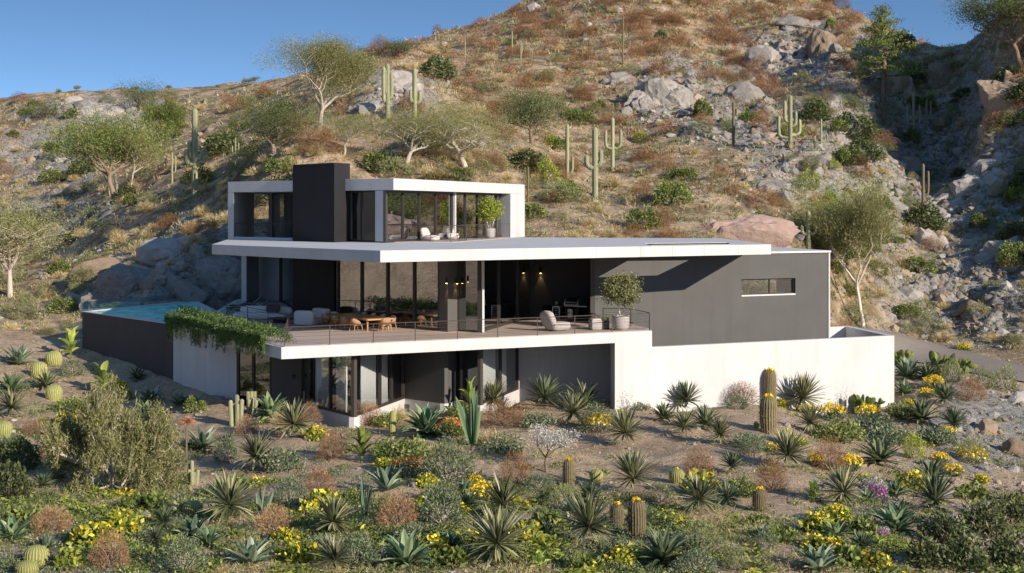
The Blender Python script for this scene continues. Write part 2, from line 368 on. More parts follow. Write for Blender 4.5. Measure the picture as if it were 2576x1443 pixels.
def ground(px, py):                                  # where the sight line of a pixel meets the land
    Y = np.exp(np.linspace(np.log(20), np.log(300), 1500)); X = (px - HX) / F * Y
    d = CZ - (py - HY) / F * Y - H(X, Y); h = np.nonzero(d <= 0)[0]
    if len(h) == 0: return None
    k = h[0]; k0 = max(k-1, 0); f = d[k0] / (d[k0] - d[k]) if k else 0
    y = Y[k0] + (Y[k]-Y[k0]) * f; x = (px - HX) / F * y; return Vector((x, y, float(H(x, y))))
def mesh_np(name, V, Fq, mats, smooth=False, tint=None, mi=None):
    V = np.asarray(V, np.float32); Fq = np.asarray(Fq, np.int32); k = Fq.shape[1]
    me = bpy.data.meshes.new(name); me.vertices.add(len(V)); me.vertices.foreach_set("co", V.ravel())
    me.loops.add(Fq.size); me.loops.foreach_set("vertex_index", Fq.ravel())
    me.polygons.add(len(Fq)); me.polygons.foreach_set("loop_start", np.arange(0, Fq.size, k, dtype=np.int32))
    for m in (mats if isinstance(mats, (list, tuple)) else [mats]): me.materials.append(m)
    if mi is not None: me.polygons.foreach_set("material_index", np.asarray(mi, np.int32))
    me.polygons.foreach_set("use_smooth", np.full(len(Fq), bool(smooth)))
    me.update(calc_edges=True)
    if tint is not None:
        a = me.attributes.new("tint", 'FLOAT', 'POINT'); a.data.foreach_set("value", np.asarray(tint, np.float32))
    return me
ii = (np.arange(nY-1)[:, None] * nU + np.arange(nU-1)[None]).ravel()
FQ = np.stack([ii, ii+1, ii+nU+1, ii+nU], -1)
m = M["earth"] = mat("hillside_earth", (0.25, 0.18, 0.11), 0.95, 0.1); g = NT(m); co = g.coord((1, 1, 1), "world")
big = g.noise(co, 0.09, 5, 0.6); mid = g.noise(co, 0.5, 6, 0.65); fin = g.noise(co, 4.5, 5, 0.7)
soil = g.mix(g.ramp(mid, [(0.38, 0.0), (0.62, 1.0)]), (0.38, 0.265, 0.17), (0.58, 0.435, 0.285))
soil = g.mix(g.ramp(fin, [(0.45, 0.0), (0.62, 0.75)]), soil, (0.62, 0.51, 0.39))
grass = g.mix(g.noise(co, 1.7, 4, 0.7), (0.185, 0.135, 0.065), (0.095, 0.088, 0.04))
near = g.n("SeparateXYZ"); g.l(g.coord((1, 1, 1), "world"), near.inputs[0])
farm = g.ramp(g.math('MULTIPLY', near.outputs[1], 0.01), [(0.70, 0.0), (0.85, 0.85)])
cov = g.math('MULTIPLY', g.ramp(g.noise(co, 0.33, 6, 0.7), [(0.44, 0.0), (0.56, 0.9)]), farm)
c1 = g.mix(cov, soil, grass)
vo = g.voro(co, 1.1); vo2 = g.voro(co, 3.6)
stone = g.mix(g.noise(co, 1.3, 6, 0.7), (0.22, 0.20, 0.175), (0.55, 0.515, 0.465))
stone = g.mix(g.ramp(vo2.outputs["Distance"], [(0.55, 0.0), (0.85, 0.7)]), stone, (0.07, 0.06, 0.05))
rk = g.math('ADD', g.attr("tint"), g.math('MULTIPLY', g.math('SUBTRACT', g.noise(co, 0.45, 5, 0.7), 0.5), 1.6))
g.color(g.mix(g.ramp(rk, [(0.35, 0.0), (0.55, 1.0)]), c1, stone))
h = g.math('ADD', g.math('MULTIPLY', g.noise(co, 2.2, 8, 0.75), 1.0), g.math('MULTIPLY', fin, 0.35))
g.bump(h, 0.9, 0.35)
tag(obj("ground", mesh_np("ground", np.stack([GX, GY, GZ], -1), FQ, M["earth"], True, ROCKY)), kind="structure")
# the land behind and around the viewer: low far hills in a ring, so the valley does not end in the air
a = np.linspace(0, 2*np.pi, 121); rr = np.array([5, 60, 140, 260, 420, 600, 900, 1500.])
AX = (np.sin(a)[None] * rr[:, None]).ravel(); AY = (np.cos(a)[None] * rr[:, None]).ravel() - 20
AR = np.repeat(rr, 121); AZ = -6.5 + np.where((AR > 200) & (AR < 700), np.abs(fbm(AX/220, AY/220, 3, 77)) * 60 + 4, 0) - (AR < 100) * 2.0
AZ = np.where((AY > 5) & (np.abs(AX) < AY * 1.5 + 20), np.minimum(AZ, -9), AZ)
AZ = np.where((AY > -60) & (AR > 200) & (AR < 700) & (AX > 0), np.minimum(AZ, 12), AZ)
i2 = (np.arange(len(rr)-1)[:, None] * 121 + np.arange(120)[None]).ravel()
tag(obj("hills", mesh_np("hills", np.stack([AX, AY, AZ], -1), np.stack([i2, i2+121, i2+122, i2+1], -1), M["earth"], True, np.full(len(AX), 0.1))), kind="structure")
# driveway: a paved strip laid a little over the land
m = M["drive"] = mat("driveway_paving", (0.22, 0.19, 0.165), 0.9, 0.15); g = NT(m); co = g.coord((1, 1, 1), "world")
dv = g.n("TexBrick", in_1=(0.24, 0.205, 0.175, 1), in_2=(0.20, 0.17, 0.15, 1), in_3=(0.12, 0.10, 0.09, 1)); dv.inputs["Scale"].default_value = 1.6; g.l(co, dv.inputs[0])
g.color(g.mix(g.noise(co, 0.8, 6, 0.7), dv.outputs[0], (0.30, 0.26, 0.22))); g.bump(g.noise(co, 9, 4), 0.3, 0.02)
V = np.stack([lo3+(up3-lo3)*k/8 for k in range(9)], 1); K = 9
for i in range(len(V)):
    for k in range(K):
        dq = np.hypot(V[i,k,0]-q_[:,0], V[i,k,1]-q_[:,1]); ww = 1/(dq**3+1e-3); V[i,k,2] = (ww*q_[:,2]).sum()/ww.sum()
i2 = (np.arange(len(V)-1)[:, None] * K + np.arange(K-1)[None]).ravel()
tag(obj("driveway", mesh_np("driveway", V.reshape(-1, 3), np.stack([i2, i2+1, i2+K+1, i2+K], -1), M["drive"], True)), kind="structure")
# ------------------------------------------------------------------ the house
house = empty("hillside_house", (0, 58, 0))
tag(house, "modern two-tier white and charcoal house built into the rocky hillside", "house")
house.location = (0, 0, 0)
ZR0, ZR1 = 3.0, 3.42                                 # main roof slab
D0 = (-8.14, 50.5); D1 = (5.59, 57.5)                # front edge of the deck slab
A_ = (-14.39, 60.8); Ap = (-14.9, 61.5); B_ = (-20.6, 68.6); Cc = (-17.3, 76.8); Dp = (-14.2, 68.3)
GW0 = (3.53, 60.8); gd = (1.0, 0.507); GW1 = (GW0[0] + gd[0]*11.24, GW0[1] + gd[1]*11.24)
G0 = on((-7.49,61.6), (-2.9,57.1), 846); G1 = (-2.9, 57.1); P1 = (-2.18, 57.1); K = (-1.25, 56.4); K2 = (0.97, 64.8)
M0 = (-14.7, 78.2); M1 = (-12.6, 76.5); CH = [(-7.86,63.3), (-7.30,64.5), (-9.6,67.5), (-10.15,66.2)]
def part(name, mb, m, parent=None, bevel=0, label=None, smooth=False):
    o = mb.build(name, m, parent or house, smooth, bevel)
    if label: o["label"] = label
    return o
# main roof slab with the open light well at its right end
UNIT = lambda a: Vector(a)
def wallpt(px, py):                                  # a point seen on the charcoal right-hand wall
    x, y = on(GW0, GW1, px); return Vector((x, y, CZ - (py - HY) / F * y))
def sunup(p, z): return p + SUNV * ((z - p.z) / SUNV.z)
FR = (-4.62, 50.2); FL = (-12.5, 59.6); RR = (10.79, 59.6); BR = (10.6, 73.0)
def cross2(p, q, a, b):
    d = q - p; e = b - a; t = ((a.x-p.x)*e.y - (a.y-p.y)*e.x) / (d.x*e.y - d.y*e.x); return (p.x+d.x*t, p.y+d.y*t)
w_a, w_b, w_c, w_d = wallpt(1502, 699), wallpt(1654, 694), wallpt(1735, 655), wallpt(1578, 657)
f_a, f_b, r_c = sunup(w_a, ZR1), sunup(w_b, ZR1), sunup(w_c, ZR1); l_a, l_d, b_c = sunup(w_a, ZR0), sunup(w_d, ZR0), sunup(w_c, ZR0)
HOLE = [cross2(f_a, f_b, l_a, l_d), cross2(f_a, f_b, f_b, r_c), cross2(f_b, r_c, l_d, b_c), cross2(l_a, l_d, l_d, b_c)]
print("HOLE", HOLE)
roof_poly = [FR, RR, BR, (0.7, 75.5), (-6, 78.5), (-15.4, 80), (-14.9, 77)]
roof_poly = [FR, RR, BR, (0.7, 75.5), (-6, 78.5), (-15.2, 79.2), FL]
part("roof_slab", MB().prism(roof_poly, ZR0, ZR1, [HOLE]), M["white"], bevel=0.012)
for px in (1500, 1612, 1692, 1772, 1858):
    c_ = on(FR, RR, px); part("panel_joint", MB().box((c_[0]+.0015, c_[1]-.003, 3.21), (.014, .008, .40), math.atan2(RR[1]-FR[1], RR[0]-FR[0])), M["joint"])
hc = (sum(p[0] for p in HOLE)/4, sum(p[1] for p in HOLE)/4)
part("added_dark_lining", MB().prism([lerp(p, hc, -.004) for p in HOLE], ZR0+.01, ZR1-.006, [[lerp(p, hc, .006) for p in HOLE]]), M["dark"])  # dark lining added so the sunlit reveal of the opening looks shaded
# right-hand block: charcoal front, thin white roof and end
blk = [GW0, GW1, (GW1[0]-1.3, GW1[1]+6.0), (4.4, 70.0), (4.4, 64.6)]
wl = MB()
z0b, z1b = -2.9, 2.88
wa, wb, wz0, wz1 = 1865, 2001, None, None
pA, pB = on(GW0, GW1, 1865), on(GW0, GW1, 2001); wz1 = CZ - (700 - HY) / F * pB[1]; wz0 = CZ - (738.5 - HY) / F * pB[1]
th = 0.34
pE = on(GW0, GW1, 1592); wl.wall(GW0, pE, 0.014, z1b, th); wl.wall(pE, pA, z0b, z1b, th); wl.wall(pB, GW1, z0b, z1b, th); wl.wall(pA, pB, z0b, wz0, th); wl.wall(pA, pB, wz1, z1b, th)
part("front_wall", wl, M["charcoal"], label="long charcoal plastered wall with one slot window")
part("end_wall", MB().wall((GW1[0]+0.004, GW1[1]-0.06), (GW1[0]-1.3, GW1[1]+6.0), z0b, 2.95, -0.08, side=1), M["white"])
part("block_roof", MB().prism([(GW0[0]+4.5,GW0[1]+2.2), (GW1[0]+0.05, GW1[1]-0.07), (GW1[0]-1.3, GW1[1]+6.0), (4.4, 70.0)], 2.884, 2.975), M["white"])
part("side_wall", MB().wall(GW0, (4.4, 64.6), 0.01, 2.99, 0.2).wall((4.4,64.6), (4.4,70), -2.9, 2.88, .2), M["charcoal"])
def window(p, q, z0, z1, fracs, name="window", fr=0.07, dep=0.10, pane="glass", rails=True, parent=None, skip=()):
    p = Vector(p[:2]); q = Vector(q[:2]); L = (q - p).length; d = (q - p) / L; n = Vector((-d.y, d.x))
    if n.dot(p + q) < 0: n = -n
    rz = math.atan2(d.y, d.x); mb = MB()
    ts = [0.0] + list(fracs) + [1.0]
    for i, t in enumerate(ts):
        s = min(max(t * L, fr/2), L - fr/2); c = p + d * s + n * dep/2
        mb.box((c.x, c.y, (z0+z1)/2), (fr, dep, z1-z0), rz)
    if rails:
        for a_, b_ in zip(ts[:-1], ts[1:]):
            s0 = a_*L + (fr if a_ == 0 else fr/2); s1 = b_*L - (fr if b_ == 1 else fr/2); c = p + d*(s0+s1)/2 + n*dep/2
            for z in (z0+fr/2, z1-fr/2): mb.box((c.x, c.y, z), (s1-s0, dep*0.9, fr), rz)
    o = part(name, mb, M["frame"], parent)
    for k, (a_, b_) in enumerate(zip(ts[:-1], ts[1:])):
        if k in skip: continue
        A = p + d*a_*L + n*dep*0.5; B = p + d*b_*L + n*dep*0.5
        MB().add([(A.x,A.y,z0),(B.x,B.y,z0),(B.x,B.y,z1),(A.x,A.y,z1)], [(0,1,2,3)]).build("pane", M[pane], o)
    return o
def fr_(p, q, pxs): 
    out = []
    for px in pxs:
        x = on(p, q, px); out.append(math.hypot(x[0]-p[0], x[1]-p[1]) / math.hypot(q[0]-p[0], q[1]-p[1]))
    return out
# slot window in the charcoal wall
off = lambda p, k: (p[0] - gd[1]*k, p[1] + gd[0]*k)
window(off(pA, .1), off(pB, .1), wz0, wz1, [0.55], "slot_window", 0.05, 0.08)
part("window_sill", MB().wall(off(pA, -0.015), off(pB, -0.015), wz0-0.07, wz0-0.002, 0.115), M["white"])
# ---- main floor
deck_poly = [D0, D1, (5.62,58.6), (5.0,61.0), (3.6,60.7), (4.3,64.6), (4.3,72), (0.7,74.8), (-6,77.8), (-14.9,79), (-15.0,77.5), Dp, A_]
part("deck_slab", MB().prism(deck_poly, -0.43, -0.004), M["white"], bevel=0.012)
k_ = 0.10
part("deck_boards", MB().prism([(D0[0]+.05,D0[1]+.16), (D1[0]-.1,D1[1]+.1), (5.5,58.6), (5.05,61.2), (3.62,60.9),(3.5,60.6),(3.0,64.6),(.97,64.6),K,(P1[0],P1[1]-.02),G1,(-7.3,61.3),(-7.7,63.2),(-9.9,66.3),(-12.6,76.3),(-14.6,77.9),(-14.7,77),(Dp[0]+.25,Dp[1]),(A_[0]+.45,A_[1]+.35),(-9.0,52.3)], -0.002, 0.012), M["deck"])
part("interior_floor", MB().prism([(-12.5,76.3),(-9.6,67.4),(-7.2,64.4),(-7.3,61.5),(-2.85,57.25),(-1.3,56.6),(.9,64.9),(4.2,65),(4.2,72),(0.7,74.5),(-6,77.5),(-12.4,78.5)], 0.0, 0.016), M["innerfloor"])
part("chimney", MB().prism(CH, 0.02, 6.95), M["black"], bevel=0.01, label="tall black clad chimney tower")
part("left_wall", MB().wall((-14.72,78.4), on((-14.72,78.4),(-12.4,76.2),640), 0.02, 2.98, .3).wall(on((-14.72,78.4),(-12.4,76.2),637), (-12.4,76.2), .02, 2.98, .3), M["white"])
part("left_return_wall", MB().prism([(-13.9,77.3),(-13.62,77.1),(-13.9,74.9),(-14.2,75.1)], .02, 2.98), M["white"])
window((-12.4,76.2), (-10.0,67.2), .02, 2.98, fr_((-12.4,76.2),(-10.0,67.2),[706]), "terrace_window", skip=(0,))
window(G0, G1, 0.016, 2.985, fr_(G0, G1, [908, 973, 1040]), "dining_window", 0.10, 0.14)
part("pier_wall", MB().prism([G1, (-2.55,56.72), (-2.28,57.0), (P1[0],P1[1]), (-2.05,57.6),(-2.6,57.75)], 0.012, 2.99), M["charcoal"], label="charcoal pier carrying two small downlights")
window(P1, K, 0.016, 2.985, [], "corner_window", 0.07, 0.1)
window(K, K2, 0.016, 2.985, fr_(K, K2, [1258, 1305]), "kitchen_window", 0.12, 0.12)
part("corner_post", MB().box((K[0]+.10,K[1]+.02,1.5),(.09,.09,2.96),.5), M["white"])
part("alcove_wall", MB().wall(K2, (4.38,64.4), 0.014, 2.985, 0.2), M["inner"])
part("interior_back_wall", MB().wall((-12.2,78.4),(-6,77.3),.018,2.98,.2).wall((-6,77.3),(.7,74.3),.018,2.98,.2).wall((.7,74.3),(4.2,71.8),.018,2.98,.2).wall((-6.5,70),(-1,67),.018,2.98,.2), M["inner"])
# ---- lower floor
ZS = -2.73
L1 = (-12.05, 57.0); L2 = on((-12.05,57.0), (-8.23,55.8), 595); L3 = on(L2, (-8.23,55.8), 684); L4 = (-8.23, 55.8); L5 = (-5.77, 52.3); L6 = (-4.31, 57.5); L7 = (-2.64, 55.95); L8 = (-2.45, 56.5); L9 = (-2.21, 56.9); L10 = (-1.22, 55.5); L11 = (0.286, 60.5); L12 = (5.05, 61.05)
zt = -0.435
part("lower_wall", MB().wall(A_, L1, -4.2, zt, .25).wall(L1, L2, -4.2, zt, .25), M["white"], label="white lower wall under the trailing ivy")
window(L2, L3, ZS-.35, zt, [0.47], "garden_window", 0.10, 0.12)
part("window_plinth", MB().wall(L2, L3, -4.2, ZS-.36, .2), M["white"])
part("lower_charcoal_wall", MB().wall(L3, L4, -4.0, zt, .2), M["charcoal"])
cA = on(L3, L4, 741); part("wall_vent", MB().box((cA[0]-.03, cA[1]-.04, CZ-(947-HY)/F*cA[1]), (.11,.05,.16), math.atan2(L4[1]-L3[1], L4[0]-L3[0])), M["dark"])
window(L4, L5, ZS, zt, fr_(L4, L5, [828]), "bedroom_window", 0.09, 0.12, "clearer")
window(L5, L6, ZS, zt, fr_(L5, L6, [959, 988]), "bedroom_window", 0.09, 0.12, "clearer")
pl = MB(); out = -0.035
for p, q in ((L4, L5), (L5, L6)): pl.wall(p, q, -4.0, ZS-.004, .2)
part("window_plinth", pl, M["white"])
part("recess_wall", MB().wall(L6, L7, ZS, zt, .2), M["charcoal"])
part("recess_plinth", MB().wall(L6, L7, -4.0, ZS-.004, .22).wall(L7, L9, -4, ZS-.004, .2), M["white"])
part("recess_post", MB().prism([L7, L8, L9, (-2.6,57.1), (-2.9,56.3)], ZS, zt), M["charcoal"])
window(L9, L10, ZS, zt, [0.12], "study_window", 0.09, 0.12)
window(L10, L11, ZS, zt, fr_(L10, L11, [1262]), "study_window", 0.09, 0.12, "clearer")
pl = MB()
for p, q in ((L9, L10), (L10, L11)): pl.wall(p, q, -4.0, ZS-.004, .2)
part("window_plinth", pl, M["white"])
part("lower_back_wall", MB().wall(L11, L12, -4.0, zt, .25), M["white"])
pf = on(D0, D1, 1547)
part("corner_pier", MB().prism([(pf[0]-.004,pf[1]+.002), (D1[0]+.035,D1[1]-.008), (5.64,58.75), (5.1,61.0), (4.3,60.9), (pf[0]-.1,pf[1]+1.0)], -4.2, -0.006), M["white"], bevel=0.01, label="white corner pier below the end of the deck")
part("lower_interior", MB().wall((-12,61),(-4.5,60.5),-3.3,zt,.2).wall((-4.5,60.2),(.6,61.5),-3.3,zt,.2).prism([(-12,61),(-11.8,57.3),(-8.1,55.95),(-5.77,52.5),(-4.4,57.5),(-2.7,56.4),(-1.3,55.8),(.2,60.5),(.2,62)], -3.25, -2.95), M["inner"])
# ---- upper floor
UL = (-13.9, 70.0); UC = (-5.13, 62.0); UR = (0.684, 77.0)
ZU = 3.424
uroof = [UL, UC, UR, (-4.5, 82.0), (-15.0, 78.0)]
part("upper_roof", MB().prism(uroof, 5.72, 6.23), M["white"], bevel=0.012)
e1 = on(UL, UC, 588); 
part("upper_left_fin", MB().prism([UL, e1, (-13.55,75.2), (-14.9,76.5)], ZU, 5.716), M["white"], label="pale fin wall at the end of the covered balcony")
part("balcony_curb", MB().wall(on(UL,UC,589), on(UL,UC,735), ZU, ZU+.13, .25), M["white"])
part("balcony_back_pier", MB().prism([(-12.45,73.2),(-11.95,71.3),(-11.6,71.5),(-12.0,73.3)], ZU, 5.716), M["white"])
window((-11.95,71.2), (-10.25,68.6), ZU+.02, 5.71, [0.72], "balcony_door", 0.09, 0.1)
GU0 = on((-7.30,64.5),(-5.5,62.35),871); GU = (-5.5, 62.35); GE = (-0.45, 75.6)
window((-7.32,64.45), GU, ZU+.02, 5.715, fr_((-7.32,64.45), GU, [908, 943]), "upper_window", 0.08, 0.1)
part("upper_panel", MB().wall(on((-7.32,64.45),GU,946), on((-7.32,64.45),GU,966), ZU+.05, 5.7, .05, side=-1) , M["white"])
window(GU, GE, ZU+.02, 5.715, fr_(GU, GE, [1016, 1057, 1098, 1138, 1172, 1203, 1220, 1250]), "upper_window", 0.10, 0.12)
wp = on(GU, GE, 1141); part("upper_post", MB().box((wp[0]+.06, wp[1]-.02, 4.57), (.12,.1,2.28), 1.2), M["white"])
g1 = on(UC, UR, 1284)
part("upper_right_fin", MB().prism([g1, UR, (UR[0]-.9, UR[1]+.4), (g1[0]-.65, g1[1]+.5)], ZU, 5.716), M["white"], label="broad white fin closing the right end of the upper floor")
part("terrace_floor", MB().prism([(GU[0]+.3,GU[1]+.9), (-2.62,62.82), (-0.02,73.7), g1, (g1[0]-.6,g1[1]+.4)], 3.422, 3.445), M["deck"])
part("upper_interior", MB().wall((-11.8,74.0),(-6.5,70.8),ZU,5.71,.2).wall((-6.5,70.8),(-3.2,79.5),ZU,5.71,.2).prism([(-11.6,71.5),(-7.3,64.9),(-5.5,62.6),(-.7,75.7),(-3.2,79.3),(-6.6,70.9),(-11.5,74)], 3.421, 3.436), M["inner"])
# ---- railings
def railing(pts, z, h, posts, wires=5, m="rail", name="railing", r=0.016, pr=0.016):
    rl = MB()
    rl.tube([(p[0], p[1], z + h) for p in pts], r, 5)
    o = part(name, rl, M[m])
    for p in posts: MB().box((p[0], p[1], z + h/2), (pr*2, pr*1.4, h)).build("post", M[m], o)
    for i in range(wires):
        zz = z + h * (i + 0.7) / (wires + 0.5); MB().tube([(p[0], p[1], zz) for p in pts], 0.0045, 4).build("cable", M[m], o)
    return o
i_ = lambda p: (p[0] + .02, p[1] + .10)
d0, d1 = i_(D0), (D1[0]-.06, D1[1]+.10)
c0 = (D0[0]+.09, D0[1]+.13); cL = (-8.8, 56.5); cE = (-12.75, 64.0)
railing([cE, cL, c0, d1], 0.012, 0.68, [cE, on(cE,cL,622.7), on(cE,cL,674), cL, lerp(cL,c0,.33), lerp(cL,c0,.66), c0] + [on(c0, d1, x) for x in (829.5,939,1044.6,1151,1252,1352,1446,1540)], name="deck_railing")
b1, b2 = (4.97, 59.9), (3.84, 60.35)
railing([d1, b1, b2], 0.012, 0.70, [d1, b1, b2], 7, "dark", "end_railing")
q0 = on(GU, GE, 1024); q0 = (q0[0]+.05, q0[1]-.02); q1 = (-2.7, 62.9); q2 = (-0.12, 73.6)
railing([q0, q1, q2], 3.445, 0.72, [q0, on(q0,q1,1083), q1, on(q1,q2,1174), on(q1,q2,1213), on(q1,q2,1250), q2], 6, name="terrace_railing")
f0, f1 = on(UL, UC, 590), on(UL, UC, 735)
railing([(f0[0],f0[1]+.06),(f1[0],f1[1]+.06)], ZU+.13, .66, [(on(UL,UC,x)[0], on(UL,UC,x)[1]+.06) for x in (591,628,671,710)], 8, "dark", "balcony_railing")
# ---- white garden wall along the right side, with the sunken court behind it
W0 = (5.655, 58.0); W1 = (16.94, 63.4); W2 = (16.25, 68.6); W3 = (13.2, 67.4)
gw = MB(); gw.wall(W0, W1, -5.0, -0.71, .28).prism([(W1[0],W1[1]+.002),(W2[0],W2[1]),(W2[0]-.3,W2[1]-.15),(W1[0]-.3,W1[1]+.14)], -5.0, -0.714).prism([W2,(W2[0]-.04,W2[1]+.28),(W3[0]-.1,W3[1]+.3),W3], -5.0, -0.718)
gwo = gw.build("garden_wall", M["white"], None, False, 0.01); tag(gwo, "long low white plastered garden wall in front of the charcoal block", "wall")
# ---- pool
pool = empty("swimming_pool", (0, 0, 0)); tag(pool, "turquoise infinity pool in a raised dark basin beside the deck", "pool")
pw = MB().wall(Ap, B_, -4.5, -0.03, .3).wall(A_, Ap, -4.5, -0.03, .3).wall(B_, Cc, -3, -0.03, -.25)
part("basin_wall", pw, M["poolwall"], pool)
inn = [(-14.55,61.3),(-14.75,62.0),(-20.25,68.75),(-17.2,76.2),(-14.35,68.3)]
part("coping", MB().prism([(-14.36,60.78),(-14.92,61.47),(-20.65,68.6),(-17.3,77.0),(-16.9,76.75),(-14.0,68.35)], -0.028, 0.006, [inn]), M["white"], pool)
part("water", MB().prism([(-14.5,61.2),(-14.7,61.95),(-20.3,68.75),(-17.2,76.3),(-14.3,68.3)], -0.4, -0.02), M["water"], pool)
gf = empty("glass_fence", (0, 0, 0)); tag(gf, "low frameless glass fence along the far edge of the pool", "fence")
gp = [(-20.75,68.8),(-19.0,73.0),(-17.35,77.0),(-15.6,78.6),(-14.8,78.9)]
for p, q in zip(gp[:-1], gp[1:]):
    MB().wall(p, lerp(p, q, .985), -.3, .42, .015).build("glass_panel", M["clear"], gf)
# ------------------------------------------------------------------ furniture and fittings (unit of the plan = about 1.45 m)
def at_deck(px, py, z=0.012): return G(px, py, z)
# dining table and its chairs
TA, TB, TC_, TD = (-7.54,59.3), (-7.11,60.8), (-4.96,57.8), (-5.44,56.35)
tz = 0.5; tab = empty("dining_table", (-6.26, 58.56, 0.012)); tag(tab, "long teak dining table on the deck with wicker chairs around it", "table")
rzt = math.atan2(TD[1]-TA[1], TD[0]-TA[0])
MB().box((0,0,tz-.03), (3.55,1.25,.055), rzt, bev=.04).build("tabletop", M["teak"], tab, bevel=.008)
for sx_ in (-1, 1):
    for sy_ in (-1, 1):
        q = Matrix.Rotation(rzt, 3, 'Z') @ Vector((sx_*1.55, sy_*.48, 0)); MB().tube([(q.x,q.y,0),(q.x*.97,q.y*.97,tz-.05)], [.028,.04], 8).build("leg", M["teak"], tab)
def wicker_chair():
    t = empty("wicker_chair"); tag(t, "woven wicker armchair", "chair")
    b = MB(); N = 22; R0 = .26
    v = []; f = []
    for i in range(N+1):                              # a curved shell that is high at the back and low at the arms
        a = math.radians(-25) + math.radians(230) * i / N; k = math.sin(math.pi * i / N)
        top = .30 + .26 * k ** .8
        for rr, zz in ((R0*.93, .24), (R0*1.0, top), (R0*.90, top), (R0*.84, .26)):
            v.append((rr*math.cos(a)*1.02, rr*math.sin(a)*.95, zz))
    for i in range(N):
        for k in range(4): f.append((i*4+k, (i+1)*4+k, (i+1)*4+(k+1)%4, i*4+(k+1)%4))
    f += [(0,1,2,3), tuple(N*4+k for k in (3,2,1,0))]
    b.add(v, f); b.build("backrest", M["wicker"], t, True)
    MB().softbox((0,.0,.255), (.46,.44,.08), 0, 5, 10).build("seat", M["wicker"], t, True)
    MB().softbox((0,.0,.305), (.36,.36,.06), 0, 4, 10).build("seat_cushion", M["grey_cloth"], t, True)
    MB().softbox((0,.17,.44), (.32,.08,.24), 0, 4, 10, tilt=-.2).build("back_cushion", M["beige_cloth"], t, True)
    for x in (-1, 1):
        for y in (-1, 1): MB().tube([(x*.2,y*.19,0),(x*.17,y*.16,.24)], [.012,.018], 6).build("leg", M["teak"], t)
    return t
ch0 = wicker_chair(); first = [True]
words_ = ["nearest the white armchairs", "second from the white armchairs", "second from the table's open end", "at the table's open end"]
def put_chair(lx, ly, face, label):
    q = Matrix.Rotation(rzt, 3, 'Z') @ Vector((lx, ly, 0)); p = Vector((-6.26+q.x, 58.56+q.y, 0.014)); rz = rzt + face
    if first[0]: o = ch0; first[0] = False; o.location = p; o.rotation_euler = (0,0,rz); o["label"] = label; o["group"] = "chairs around the dining table"
    else: o = dup(ch0, p, rz, None, label, "chairs around the dining table")
for i, lx in enumerate((-1.25,-.45,.35,1.15)):
    put_chair(lx, -.78, math.pi, "wicker armchair on the railing side, " + words_[i])
    put_chair(lx, .78, 0, "wicker armchair on the window side, " + words_[i])
put_chair(1.98, .05, -math.pi/2, "wicker armchair at the head of the table towards the open deck")
put_chair(-1.98, 0, math.pi/2, "wicker armchair at the head of the table towards the white armchairs")
# white sofas
def sofa(name, label, p, rz, L, D=.85, kind="sofa"):
    t = empty(name, (p[0], p[1], 0.014), rz); tag(t, label, kind)
    MB().softbox((0,0,.15), (L,D,.28), 0, 7, 12).build("seat", M["cushion"], t, True)
    MB().softbox((0,D*.36,.36), (L,.26,.40), 0, 5, 12).build("backrest", M["cushion"], t, True)
    if kind == "armchair":
        for s_ in (-1, 1): MB().softbox((s_*(L/2-.1),0,.30), (.2,D*.9,.30), 0, 5, 12).build("armrest", M["cushion"], t, True)
    return t
sofa("lounge_sofa", "long low white sofa beside the ivy edge with two dark cushions on it", (-11.1,63.6), math.atan2(-3.2,2.3)+.55, 2.7)
for k, (dx, lb) in enumerate(((.05,"dark grey cushion on the white sofa, the larger and nearer one"),(.33,"brown grey cushion leaning beside the dark one on the white sofa"))):
    o = MB().softbox((0,0,0), (.40,.15,.38), -.35, 3.5, 10, tilt=-.35).build("cushion", M["grey_cloth"], None, True); o.location = (-10.75+dx, 63.35-dx*.5, .50); tag(o, lb, "cushion", "cushions on the sofa")
def pouf_chair(p, rz, label):
    t = empty("lounge_armchair", (p[0], p[1], 0.014), rz); tag(t, label, "armchair", "white armchairs on the deck")
    MB().softbox((0,.25,.33), (.95,.36,.62), 0, 6, 14).build("backrest", M["cushion"], t, True)
    MB().softbox((0,-.15,.17), (.95,.72,.32), 0, 6, 14).build("seat", M["cushion"], t, True)
pouf_chair((-8.55,60.0), 2.75, "white rounded armchair half in sun at the corner of the railing")
pouf_chair((-8.0,61.5), 2.35, "white rounded armchair against the dark chimney wall by the table")
ct = empty("coffee_table", (-9.9,61.3,.014)); tag(ct, "low dark grey coffee table between the sofa and the armchairs", "table")
MB().box((0,0,.19), (1.1,.7,.05), -.6, bev=.05).build("tabletop", M["grey_cloth"], ct); MB().box((0,0,.08), (.6,.35,.16), -.6).build("base", M["dark"], ct)
